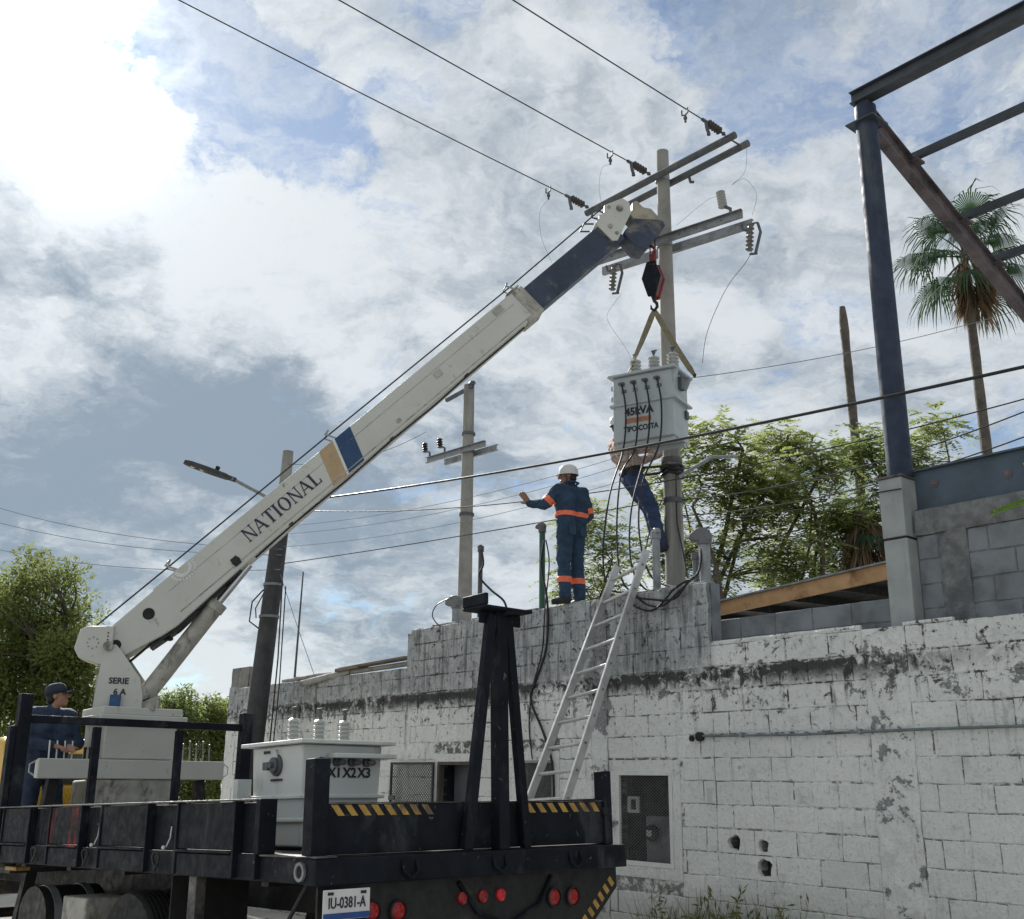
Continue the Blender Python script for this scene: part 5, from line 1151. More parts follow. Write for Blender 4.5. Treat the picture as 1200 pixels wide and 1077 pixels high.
# ------------------------------------------------------------------ people
def capsule(mb, p0, p1, r0, r1, n=14):
    p0, p1 = Vector(p0), Vector(p1); d = p1 - p0; L = d.length; d.normalize()
    pts, rs = [], []
    for k in range(5): a = math.pi / 2 * (1 - k / 4.0); pts.append(p0 - d * r0 * math.sin(a)); rs.append(max(r0 * math.cos(a), .002))
    for k in range(1, 5): pts.append(p0 + d * L * k / 5); rs.append(r0 + (r1 - r0) * k / 5)
    for k in range(5): a = math.pi / 2 * (k / 4.0); pts.append(p1 + d * r1 * math.sin(a)); rs.append(max(r1 * math.cos(a), .002))
    mb.tube(pts, rs, n)
def fuse(mb, voxel, smooth=4, folds=0., seed=0):
    """one continuous skin over overlapping volumes"""
    me = mb.mesh('tmp'); o = bpy.data.objects.new('tmp', me); COL.objects.link(o)
    r = o.modifiers.new('r', 'REMESH'); r.mode = 'VOXEL'; r.voxel_size = voxel
    s = o.modifiers.new('s', 'SMOOTH'); s.iterations = smooth; s.factor = .5
    dg = bpy.context.evaluated_depsgraph_get(); dg.update()
    out = bpy.data.meshes.new_from_object(o.evaluated_get(dg)); bpy.data.objects.remove(o); bpy.data.meshes.remove(me)
    if folds:
        ns = [v.normal.copy() for v in out.vertices]
        for v, nn in zip(out.vertices, ns):
            c = v.co; q = mnoise.noise(Vector((c.x * 9 + seed, c.y * 9, c.z * 15))) + .5 * mnoise.noise(Vector((c.x * 22, c.y * 22 + seed, c.z * 30)))
            v.co = c + nn * (folds * q)
    for p in out.polygons: p.use_smooth = True
    return out
def bands(me, pred, off):
    bm = bmesh.new(); bm.from_mesh(me); bmesh.ops.delete(bm, geom=[f for f in bm.faces if not pred(f.calc_center_median())], context='FACES')
    bm.normal_update()
    ns = {v: v.normal.copy() for v in bm.verts}
    for v in bm.verts: v.co += ns[v] * off
    out = bpy.data.meshes.new('band'); bm.to_mesh(out); bm.free()
    for p in out.polygons: p.use_smooth = True
    return out
def hand(mb, w, d, pn, s=1., curl=.4, spread=1.):
    """wrist w, direction of the fingers d, palm normal pn"""
    w, d, pn = Vector(w), Vector(d).normalized(), Vector(pn).normalized(); sd = d.cross(pn).normalized()
    capsule(mb, w, w + d * .035 * s, .026 * s, .03 * s)
    for k in (-1, 0, 1): capsule(mb, w + d * .03 * s + sd * k * .018 * s, w + d * .085 * s + sd * k * .024 * s, .016 * s, .014 * s)
    for k, L in ((-1.5, .062), (-.5, .078), (.5, .083), (1.5, .074)):
        a = w + d * .09 * s + sd * k * .019 * s; d1 = (d + sd * k * .05 * spread + pn * curl * .5).normalized(); b = a + d1 * L * .5 * s
        d2 = (d1 + pn * curl).normalized(); c = b + d2 * L * .55 * s
        capsule(mb, a, b, .0105 * s, .0095 * s, 8); capsule(mb, b, c, .0095 * s, .008 * s, 8)
    a = w + d * .03 * s + sd * .026 * s; b = a + (d * .6 + sd * .9 + pn * .2).normalized() * .045 * s; c = b + (d * 1.0 + sd * .35 + pn * .35 * curl).normalized() * .036 * s
    capsule(mb, a, b, .015 * s, .012 * s, 8); capsule(mb, b, c, .012 * s, .009 * s, 8)
def head(mb, c, fwd, up=(0, 0, 1), s=1.):
    c, f, u = Vector(c), Vector(fwd).normalized(), Vector(up).normalized(); sd = u.cross(f).normalized(); u = f.cross(sd)
    M = Matrix((f, sd, u)).transposed()
    def e(p, r): mb.ell(c + M @ (Vector(p) * s), [x * s for x in r], 14, M=M)
    e((0, 0, .03), (.095, .075, .09)); e((.015, 0, -.035), (.075, .06, .085)); e((.055, 0, -.085), (.035, .035, .03)); e((.04, .0, -.03), (.05, .058, .05))
    capsule(mb, c + M @ (Vector((.092, 0, .02)) * s), c + M @ (Vector((.112, 0, -.025)) * s), .010 * s, .016 * s, 8)
    for k in (-1, 1): e((-.005, k * .076, -.005), (.02, .012, .032)); e((.075, k * .032, .03), (.022, .024, .012))
    e((.088, 0, -.062), (.014, .026, .009))
    return M
def person(label, F, J, skin, parts, hands, face, hat, group=None):
    """J: joints in the person's frame. parts: garments as (name, material, [segments], folds, bands)"""
    t = thing('person', label, 'person', F)
    mb = MB(); g = lambda *k: [Vector(J[x]) for x in k]
    def limb(a, b, r0, r1): capsule(mb, J[a], J[b], r0, r1)
    pel, nk = Vector(J['pelvis']), Vector(J['neck'])
    capsule(mb, pel + Vector((0, 0, .07)), nk, .08, .055); capsule(mb, J['shL'], J['shR'], .042, .042); capsule(mb, Vector(J['hipL']) + Vector((0, 0, .03)), Vector(J['hipR']) + Vector((0, 0, .03)), .06, .06)
    for s in 'LR':
        limb('sh' + s, 'el' + s, .048, .040); limb('el' + s, 'wr' + s, .038, .027); limb('hip' + s, 'kn' + s, .068, .05); limb('kn' + s, 'an' + s, .055, .036)
        capsule(mb, Vector(J['hip' + s]), Vector(J['ch' + s]), .07, .085)
    hc = Vector(J['head']); capsule(mb, nk, hc + Vector((0, 0, -.05)), .054, .052); HM = head(mb, hc, face[0], face[1])
    for s, d, pn, curl in hands: hand(mb, J['wr' + s], d, pn, 1.0, curl)
    body = obj('body', fuse(mb, .0075, 3), skin, t, F)
    for nm, m, segs, folds, bnd in parts:
        mb = MB()
        for a, b, r0, r1 in segs: capsule(mb, J[a] if isinstance(a, str) else a, J[b] if isinstance(b, str) else b, r0, r1, 16)
        me = fuse(mb, .011, 5, folds, len(nm)); o = obj(nm, me, m, t, F)
        for bn, bm_, pred in bnd: obj(bn, bands(me, pred, .005), bm_, o, F)
    # face details
    def at(p): return hc + HM @ Vector(p)
    mb = MB()
    for k in (-1, 1): mb.ell(at((.088, k * .031, .012)), (.008, .010, .007), 8)
    mb.build('eye', M_RUBBER, t, F)
    mb = MB()
    for k in (-1, 1): mb.ell(at((.093, k * .032, .036)), (.008, .022, .005), 8, M=HM)
    mb.build('eyebrow', M_HAIR, t, F)
    mb = MB(); mb.ell(at((-.018, 0, .035)), (.094, .082, .088), 16, M=HM); mb.ell(at((-.05, 0, -.02)), (.055, .07, .06), 14, M=HM); mb.build('hair', M_HAIR, t, F)
    if hat[0] == 'helmet':
        mb = MB(); n = 22; vs = []; prof = [(.0, .146), (.05, .142), (.085, .118), (.102, .08), (.107, .035), (.108, .02)]
        for r_, z in prof:
            for k in range(n): a = 2 * math.pi * k / n; vs.append(at((r_ * 1.12 * math.cos(a) - .008, r_ * .95 * math.sin(a), z)))
        brim = []
        for k in range(n): a = 2 * math.pi * k / n; q = 1.04 + .30 * max(0, math.cos(a)) ** 2; brim.append(at((.108 * 1.12 * q * math.cos(a) - .008, .108 * .98 * 1.05 * math.sin(a), .014)))
        vs += brim; L = len(prof) + 1
        mb.add(vs, [(i * n + k, i * n + (k + 1) % n, (i + 1) * n + (k + 1) % n, (i + 1) * n + k) for i in range(L - 1) for k in range(n)])
        hm = mb.build('helmet', hat[1], t, F); so = hm.modifiers.new('thick', 'SOLIDIFY'); so.thickness = .004
        mb = MB(); mb.tube([at((.05, .085, .01)), at((.02, .085, -.05)), at((.045, .0, -.118)), at((.02, -.085, -.05)), at((.05, -.085, .01))], .006, 6); mb.build('chin_strap', M_CABLE, t, F)
    else:
        mb = MB(); n = 18; vs = []; prof = [(.0, .132), (.05, .128), (.085, .105), (.102, .06), (.104, .02)]
        for r_, z in prof:
            for k in range(n): a = 2 * math.pi * k / n; vs.append(at((r_ * 1.06 * math.cos(a) - .006, r_ * .9 * math.sin(a), z)))
        mb.add(vs, [(i * n + k, i * n + (k + 1) % n, (i + 1) * n + (k + 1) % n, (i + 1) * n + k) for i in range(len(prof) - 1) for k in range(n)])
        hm = mb.build('cap', hat[1], t, F); so = hm.modifiers.new('thick', 'SOLIDIFY'); so.thickness = .004
        mb = MB(); pts = [(.085 + .085 * math.cos(a), .078 * math.sin(a)) for a in [(-.5 + k / 10) * math.pi for k in range(11)]]
        v = [at((x, y, .026 - 3.0 * y * y)) for x, y in pts] + [at((.07, y * .98, .03 - 3. * y * y)) for x, y in pts]; m_ = len(pts)
        mb.add(v, [(i, i + 1, m_ + i + 1, m_ + i) for i in range(m_ - 1)]); b = mb.build('cap_peak', hat[1], t, F); so = b.modifiers.new('thick', 'SOLIDIFY'); so.thickness = .006
    return t
def boots(t, F, J, dirs, m=M_BOOT):
    for s in 'LR':
        a = Vector(J['an' + s]); d = Vector(dirs[s]).normalized(); mb = MB()
        dn = Vector(dirs.get('down', (0, 0, -1))).normalized()
        capsule(mb, a - dn * .06, a + dn * .03, .058, .056); capsule(mb, a + dn * .045 - d * .03, a + dn * .055 + d * .15, .045, .038); capsule(mb, a + dn * .07 - d * .04, a + dn * .07 + d * .16, .030, .028)
        obj('boot', fuse(mb, .01, 3), m, t, F)

# worker standing on the wall
FS = WALL @ TM(-4.66, .12, 3.51) @ RZ(50) @ RZ(90 + 38)
J = dict(pelvis=(0, 0, .90), neck=(.02, 0, 1.40), head=(.045, .01, 1.545), shL=(.0, .185, 1.35), shR=(.0, -.185, 1.35), elL=(.13, .31, 1.16), wrL=(.25, .43, 1.18), elR=(-.02, -.26, 1.09), wrR=(.17, -.20, .98),
         hipL=(0, .09, .87), hipR=(0, -.09, .87), knL=(.02, .105, .48), knR=(.02, -.10, .48), anL=(-.02, .11, .10), anR=(-.02, -.105, .10), chL=(0, .10, 1.24), chR=(0, -.10, 1.24), beL=(0, .085, .98), beR=(0, -.085, .98))
in_z = lambda a, b: (lambda c: a < c.z < b and abs(c.y) < .27)
def on_arm(c, a, b, u0, u1):
    a, b = Vector(a), Vector(b); u = (c - a).dot(b - a) / (b - a).length_squared
    return u0 < u < u1 and (c - a.lerp(b, u)).length < .095
def sleeve_band(c): return c.y > .215 and 1.19 < c.z < 1.36 and .24 < c.y < .31
garm = [('coverall', M_COVER, [('shL', 'shR', .082, .082), ('chL', 'shL', .125, .085), ('chR', 'shR', .125, .085), ('beL', 'chL', .118, .128), ('beR', 'chR', .118, .128), ('hipL', 'beL', .112, .115), ('hipR', 'beR', .112, .115),
          ('shL', 'elL', .076, .064), ('elL', 'wrL', .060, .046), ('shR', 'elR', .076, .064), ('elR', 'wrR', .060, .046), ('hipL', 'knL', .104, .084), ('hipR', 'knR', .104, .084), ('knL', 'anL', .082, .075), ('knR', 'anR', .082, .075), ('neck', (.02, 0, 1.44), .068, .062)], .017,
         [('waist_band', M_ORANGE, lambda c: 1.025 < c.z < 1.08 and -.215 < c.y < .215), ('sleeve_band', M_ORANGE, lambda c: on_arm(c, (0, .185, 1.35), (.13, .31, 1.16), .56, .82)), ('sleeve_band', M_ORANGE, lambda c: on_arm(c, (0, -.185, 1.35), (-.02, -.26, 1.09), .7, .95)),
          ('leg_band', M_ORANGE, lambda c: .25 < c.z < .315 and c.y > .01), ('leg_band', M_ORANGE, lambda c: .25 < c.z < .315 and c.y < -.01)])]
w1 = person('worker in navy coverall with orange bands and white helmet standing on the wall', FS, J, M_SKIND, garm, [('L', (.25, .55, .75), (.7, -.5, .1), .25), ('R', (.8, .3, -.2), (0, .8, -.4), .5)], ((.55, .80, -.02), (.0, 0, 1)), ('helmet', M_HELM))
mb = MB(); mb.tube([(-.055, .07, 1.455), (-.06, 0, 1.462), (-.055, -.07, 1.455), (.0, -.085, 1.45), (.07, -.06, 1.44), (.095, 0, 1.43), (.07, .06, 1.44), (.0, .085, 1.45)], .014, 6, closed=True); mb.build('collar', M_COVER, w1, FS)
for y in (.085, -.085):
    mb = MB(); mb.box(-.128, -.110, y - .05, y + .05, .80, .92); mb.build('back_pocket', M_COVER, w1, FS, bevel=.008)
boots(w1, FS, J, dict(L=(1, .35, 0), R=(1, -.2, 0)))

# worker on the pole behind the hanging transformer
def plaid():
    m = bpy.data.materials.new('plaid_shirt'); m.use_nodes = True; t = NT(m.node_tree); b = t.n['Principled BSDF']
    x, y, z = t.sep(t.node('ShaderNodeTexCoord').outputs['Object'])
    fx = t.math('PINGPONG', t.math('ADD', x, t.math('MULTIPLY', y, .8)), .022); fz = t.math('PINGPONG', z, .022)
    c = t.mix(t.rng(fx, .006, .012), (.40, .33, .29), (.23, .12, .10)); c = t.mix(t.math('MULTIPLY', t.rng(fz, .005, .012), .6), c, (.44, .40, .36))
    c = t.mix(t.math('MULTIPLY', t.rng(fz, .018, .02), .7), c, (.10, .08, .09))
    t.put(b.inputs['Base Color'], c); b.inputs['Roughness'].default_value = .85
    return m
M_PLAID = plaid()
FC = TM(1.60, 12.78, 4.28) @ RZ(8)      # facing the pole (+X), leaning back in the belt
J = dict(pelvis=(-.10, 0, .94), neck=(-.29, 0, 1.42), head=(-.25, 0, 1.57), shL=(-.28, .20, 1.36), shR=(-.28, -.20, 1.36), elL=(.06, .24, 1.20), wrL=(.30, .14, 1.28), elR=(.06, -.25, 1.21), wrR=(.29, -.15, 1.30),
         hipL=(-.10, .09, .90), hipR=(-.10, -.09, .90), knL=(.14, .11, .54), knR=(.10, -.11, .50), anL=(.22, .10, .14), anR=(.22, -.08, .06), chL=(-.24, .10, 1.26), chR=(-.24, -.10, 1.26), beL=(-.11, .085, 1.01), beR=(-.11, -.085, 1.01))
garm = [('shirt', M_PLAID, [('shL', 'shR', .085, .085), ('chL', 'shL', .13, .088), ('chR', 'shR', .13, .088), ('beL', 'chL', .118, .13), ('beR', 'chR', .118, .13), ('shL', 'elL', .076, .064), ('elL', 'wrL', .06, .046), ('shR', 'elR', .076, .064), ('elR', 'wrR', .06, .046), ('neck', (-.28, 0, 1.46), .066, .06)], .018, []),
        ('jeans', M_JEANS, [('beL', 'hipL', .112, .116), ('beR', 'hipR', .112, .116), ('hipL', 'hipR', .108, .108), ('hipL', 'knL', .116, .092), ('hipR', 'knR', .116, .092), ('knL', 'anL', .088, .074), ('knR', 'anR', .088, .074)], .014, [])]
w2 = person('worker in checked shirt and jeans climbing the pole below the transformer', FC, J, M_SKIND, garm, [('L', (.9, -.5, .2), (.3, -1, 0), .7), ('R', (.9, .5, .2), (.3, 1, 0), .7)], ((1, .1, .15), (0, 0, 1)), ('helmet', M_HELM))
boots(w2, FC, J, dict(L=(.9, -.1, .25), R=(.9, .1, .25), down=(.25, 0, -1)))
mb = MB(); n = 20; mb.tube([(-.105 + .135 * math.cos(2 * math.pi * k / n), .215 * math.sin(2 * math.pi * k / n), .985 + .02 * math.cos(2 * math.pi * k / n)) for k in range(n)], .026, 6, closed=True)
mb.tube([(-.0, -.19, .99), (.2, -.17, 1.02), (.38, -.14, 1.05), (.53, 0, 1.06), (.38, .16, 1.05), (.2, .18, 1.02), (0, .19, .99)], .016, 6); mb.build('climbing_belt', M_CABLE, w2, FC)
for k, (p, r_) in enumerate((((-.16, -.22, .93), .045), ((-.06, -.235, .95), .035), ((-.23, -.12, .95), .04))):
    mb = MB(); mb.ell(p, (r_ * .8, r_ * .5, r_ * 1.3), 8); mb.build('tool_pouch', M_BOOT, w2, FC)

# crane operator
FO = TRF @ TM(5.92, -.64, .97) @ RZ(180)
FO = Matrix.Translation(FO.translation) @ RZ(132 + 180 + 10)
J = dict(pelvis=(0, 0, .93), neck=(.03, 0, 1.43), head=(.06, .01, 1.575), shL=(.01, .19, 1.38), shR=(.01, -.19, 1.38), elL=(.06, .29, 1.12), wrL=(.26, .08, 1.09), elR=(.05, -.29, 1.12), wrR=(.26, -.07, 1.09),
         hipL=(0, .09, .89), hipR=(0, -.09, .89), knL=(.05, .13, .48), knR=(.03, -.15, .48), anL=(.02, .16, .09), anR=(-.06, -.2, .09), chL=(.01, .10, 1.26), chR=(.01, -.10, 1.26), beL=(0, .085, 1.0), beR=(0, -.085, 1.0))
garm = [('sweatshirt', M_COVERD, [('shL', 'shR', .09, .09), ('chL', 'shL', .135, .09), ('chR', 'shR', .135, .09), ('beL', 'chL', .13, .138), ('beR', 'chR', .13, .138), ('shL', 'elL', .082, .07), ('elL', 'wrL', .066, .048), ('shR', 'elR', .082, .07), ('elR', 'wrR', .066, .048), ('neck', (.03, 0, 1.46), .07, .064)], .012, []),
        ('trousers', M_COVERD, [('beL', 'hipL', .118, .12), ('beR', 'hipR', .118, .12), ('hipL', 'hipR', .11, .11), ('hipL', 'knL', .108, .085), ('hipR', 'knR', .108, .085), ('knL', 'anL', .083, .072), ('knR', 'anR', .083, .072)], .010, [])]
w3p = person('crane operator in dark clothes and cap holding the control levers', FO, J, M_SKIN, garm, [('L', (.9, -.25, -.1), (.1, 0, -1), .7), ('R', (.9, .25, -.1), (.1, 0, -1), .7)], ((.62, .72, .22), (-.1, -.1, 1)), ('cap', M_CAP))
boots(w3p, FO, J, dict(L=(1, .2, 0), R=(1, -.2, 0)))

# ------------------------------------------------------------------ wires and cables
def span(name, label, cat, a, b, sag, r, m, group=None, n=28):
    a, b = Vector(a), Vector(b); mb = MB(); mb.tube([a.lerp(b, i / n) - Vector((0, 0, 4 * sag * (i / n) * (1 - i / n))) for i in range(n + 1)], r, 6)
    o = mb.build(name, m); return tag(o, label, cat, group)
def soft(name, label, cat, pts, r, m, group=None, n=6, F=I4):
    P_ = [F @ Vector(p) for p in pts]; out = []
    for i in range(len(P_) - 1):
        p0, p1, p2, p3 = P_[max(i - 1, 0)], P_[i], P_[i + 1], P_[min(i + 2, len(P_) - 1)]
        for k in range(n):
            t = k / n; out.append(.5 * ((2 * p1) + (p2 - p0) * t + (2 * p0 - 5 * p1 + 4 * p2 - p3) * t * t + (3 * p1 - p0 - 3 * p2 + p3) * t ** 3))
    out.append(P_[-1]); mb = MB(); mb.tube(out, r, 6); o = mb.build(name, m); return tag(o, label, cat, group)
wd = Vector((-.755, -.656, 0)).normalized()
for (p, q), lab in zip(INS, ('overhead conductor ending at the insulator above the boom head', 'overhead conductor ending at the insulator on the pole top', 'overhead conductor ending at the outer end of the top crossarm')):
    span('overhead_conductor', lab, 'wire', p, p + wd * 30 + Vector((0, 0, 1.85)), .45, .008, M_CABLE, 'bare conductors reaching the top crossarm', 40)
span('service_cable', 'thick black cable sagging in front of the blue column and workers', 'cable', (-3.57, 16.4, 5.74), (4.45, 7.5, 4.76), .13, .015, M_CABLE)
span('service_cable', 'thin dark wire below the thick cable, crossing the standing worker', 'cable', (-3.57, 16.4, 5.62), (5.3, 9.0, 5.12), .42, .007, M_CABLE)
span('service_cable', 'grey wire from the leaning pole to the band on the concrete pole', 'cable', (-3.57, 16.4, 4.75), (1.9, 12.72, 4.9), .03, .007, M_WIRE)
span('service_cable', 'dark wire from the concrete pole toward the blue column top of base', 'cable', (2.1, 12.72, 4.9), (5.3, 9.0, 5.10), .2, .007, M_CABLE)
span('service_cable', 'lower dark wire from the concrete pole passing over the blue steel beam', 'cable', (2.1, 12.72, 4.7), (5.26, 9.0, 4.84), .2, .007, M_CABLE)
span('service_cable', 'lowest thin wire crossing in front of the blue steel beam', 'cable', (2.1, 12.72, 4.62), (5.2, 9.0, 4.50), .12, .005, M_WIRE)
span('service_cable', 'pale thin wire rising behind the canopy toward the palm', 'cable', (2.18, 12.8, 6.52), (9.68, 16.0, 9.55), .2, .005, M_WIREP)
for k, (z, dz) in enumerate(((5.35, 6.1), (5.22, 5.85), (5.02, 5.55))):
    span('service_cable', ('top', 'middle', 'lowest')[k] + ' of the pale thin wires strung behind the standing worker', 'cable', (-3.57, 16.4, z), (1.92, 12.72, z + .3), .18, .0035, M_WIREP)
for k, (z0, z1) in enumerate(((4.98, 8.15), (4.89, 7.75), (4.66, 7.05))):
    span('service_cable', ('upper', 'middle', 'lower')[k] + ' of the thin pale wires from the leaning pole past the crane tail', 'cable', (-3.58, 16.4, z0), (-13.88, 24.0, z1), .35, .006, M_WIREP)
span('stay_wire', 'thin pale stay wire slanting from the leaning pole to the far wall', 'wire', (-3.60, 16.5, 4.6), (-2.9, 16.2, 3.0), .02, .005, M_WIREP)
span('service_cable', 'thin wire between the slim pole insulators and the boom side', 'cable', (-1.6, 18.8, 7.72), (-3.6, 16.5, 6.4), .2, .005, M_WIREP)
# jumpers
q0, q1, q2 = [b for a, b in INS]
soft('jumper_wire', 'thin pale jumper hanging from the clamp above the boom head', 'wire', [q0, q0 + Vector((-.12, -.1, -.25)), q0 + Vector((-.1, -.05, -.6)), q0 + Vector((.05, .05, -.95))], .0022, M_WIREP, 'loose jumper wires on the pole')
soft('jumper_wire', 'thin pale jumper hanging from the clamp at the pole top', 'wire', [q1, q1 + Vector((-.12, -.1, -.12)), q1 + Vector((-.16, -.1, -.4)), q1 + Vector((-.12, 0, -.6))], .0022, M_WIREP, 'loose jumper wires on the pole')
soft('jumper_wire', 'thin pale jumper looping from the top crossarm end to the lower crossarm', 'wire', [(2.95, 11.9, 9.33), (2.93, 12.0, 9.05), (2.78, 12.1, 8.92), (2.92, 12.0, 8.95), (3.05, 11.95, 8.7), (2.98, 11.95, 8.40)], .0022, M_WIREP, 'loose jumper wires on the pole')
soft('jumper_wire', 'thin dark lead dangling in the air from the outer fuse cutout', 'wire', [(2.96, 12.0, 7.93), (2.9, 12.1, 7.82), (2.68, 12.3, 7.55), (2.46, 12.5, 7.05), (2.38, 12.5, 6.62)], .0035, M_WIRE, 'loose jumper wires on the pole')
soft('jumper_wire', 'thin dark lead dangling from the inner fuse cutout behind the sling', 'wire', [(1.45, 13.1, 7.85), (1.25, 12.9, 7.5), (1.22, 12.6, 7.2), (1.42, 12.4, 6.75), (1.5, 12.35, 6.5)], .0022, M_WIREP, 'loose jumper wires on the pole')
soft('jumper_wire', 'pale wire arching from the arrester back to the pole', 'wire', [FL @ Vector((.9, -.1, 8.8)), (2.5, 12.4, 8.86), (2.15, 12.7, 8.66)], .0022, M_WIREP, 'loose jumper wires on the pole')
# leads from the hanging transformer down to the wall
lead_ends = [[(1.14, 12.0, 4.76), (1.05, 11.95, 4.05), (1.10, 11.75, 3.62), (1.35, 11.55, 3.56)], [(1.27, 12.0, 4.97), (1.21, 11.95, 4.16), (1.28, 11.75, 3.64), (1.55, 11.5, 3.53)], [(1.39, 12.0, 4.6), (1.36, 11.9, 3.96), (1.48, 11.7, 3.62), (1.7, 11.4, 3.5)], [(1.52, 11.95, 4.9), (1.46, 11.9, 4.3), (1.56, 11.7, 3.75), (1.8, 11.3, 3.56)]]
for k, l in enumerate(LV):
    s = HTF @ l
    soft('transformer_lead', ('first', 'second', 'third', 'fourth')[k] + ' black lead from the X0 side hanging from the 45kVA transformer', 'cable', [s, s + Vector((.04, -.03, -.35)), s + Vector((0, -.02, -.85))] + lead_ends[k], .011, M_CABLE, 'black leads hanging from the transformer')
soft('cable_coil', 'loose black cable coils slung over the raised wall top', 'cable', [(-3.55, -.03, 3.52), (-3.35, -.06, 3.36), (-3.1, -.07, 3.31), (-2.9, -.06, 3.42), (-2.75, -.04, 3.53), (-2.95, -.05, 3.47), (-3.2, -.08, 3.28), (-3.45, -.08, 3.33), (-3.6, -.05, 3.46), (-3.3, -.08, 3.40), (-2.95, -.07, 3.36), (-2.78, -.05, 3.5), (-2.66, .0, 3.62), (-2.66, .05, 3.85)], .012, M_CABLE, F=WALL)
soft('drop_cable', 'black drop cable running down the raised wall beside the ladder', 'cable', [(-4.98, -.02, 4.30), (-5.02, -.03, 4.0), (-4.9, -.04, 3.55), (-4.93, -.03, 3.03), (-5.12, -.03, 2.65), (-5.19, -.03, 2.45), (-4.98, -.03, 2.1), (-4.84, -.03, 1.8), (-4.80, -.03, 1.44), (-4.85, -.03, 1.0)], .014, M_CABLE, F=WALL)
soft('drop_cable', 'thinner black cable running down the wall left of the drop cable', 'cable', [(-4.95, -.02, 4.30), (-4.88, -.03, 4.0), (-4.94, -.04, 3.5), (-5.0, -.03, 3.0), (-5.16, -.03, 2.6), (-5.22, -.03, 2.2), (-5.16, -.03, 1.8)], .008, M_CABLE, F=WALL)
soft('drop_cable', 'black cable arching from the thin dark pipe down to the wall top', 'cable', [(-6.3, .08, 4.40), (-6.22, .05, 4.2), (-6.28, .04, 4.05), (-6.05, .04, 3.85), (-5.8, .05, 3.68), (-5.72, .05, 3.5)], .014, M_CABLE, F=WALL)
soft('drop_cable', 'thin cable looping out from the short weather hood', 'cable', [(-6.95, .05, 3.84), (-7.15, .02, 3.78), (-7.22, .0, 3.65), (-7.1, .0, 3.52), (-6.98, .02, 3.47)], .008, M_CABLE, F=WALL)
t = thing('lamp_bracket', 'bent galvanised lamp bracket clamped to the concrete pole', 'bracket', I4)
mb = MB(); mb.tube([(2.06, 12.68, 5.18), (2.49, 12.7, 5.45), (2.80, 12.7, 5.46)], .022, 8); mb.build('arm', M_GALV, t, I4)
# ------------------------------------------------------------------ vegetation
def leaf_quad(mb, p, d, n, L, w, tip=.35):
    """folded pointed leaf: two quads-as-tris kite"""
    d = d.normalized(); s = d.cross(n)
    s = s.normalized() if s.length > 1e-5 else d.orthogonal().normalized()
    a = p; b = p + d * L * .45 + s * w * .5; c = p + d * L; e = p + d * L * .45 - s * w * .5
    mb.v += [tuple(a), tuple(b), tuple(c), tuple(e)]; o = len(mb.v) - 4; mb.f.append((o, o + 1, o + 2, o + 3)); mb.m.append(0)
def rvec(rnd): 
    while True:
        v = Vector((rnd.uniform(-1, 1), rnd.uniform(-1, 1), rnd.uniform(-1, 1)))
        if .05 < v.length < 1: return v.normalized()
def fastmesh(mb, name):
    me = bpy.data.meshes.new(name); me.from_pydata(mb.v, [], mb.f); me.update(); return me
def limb_path(a, b, rnd, bend=.12, n=6):
    a, b = Vector(a), Vector(b); L = (b - a).length; off = rvec(rnd) * L * bend; off.z *= .3; pts = []
    for i in range(n + 1):
        t = i / n; pts.append(a.lerp(b, t) + off * math.sin(math.pi * t) + rvec(rnd) * L * .012 * (0 < i < n) + Vector((0, 0, L * .06 * math.sin(math.pi * t))))
    return pts
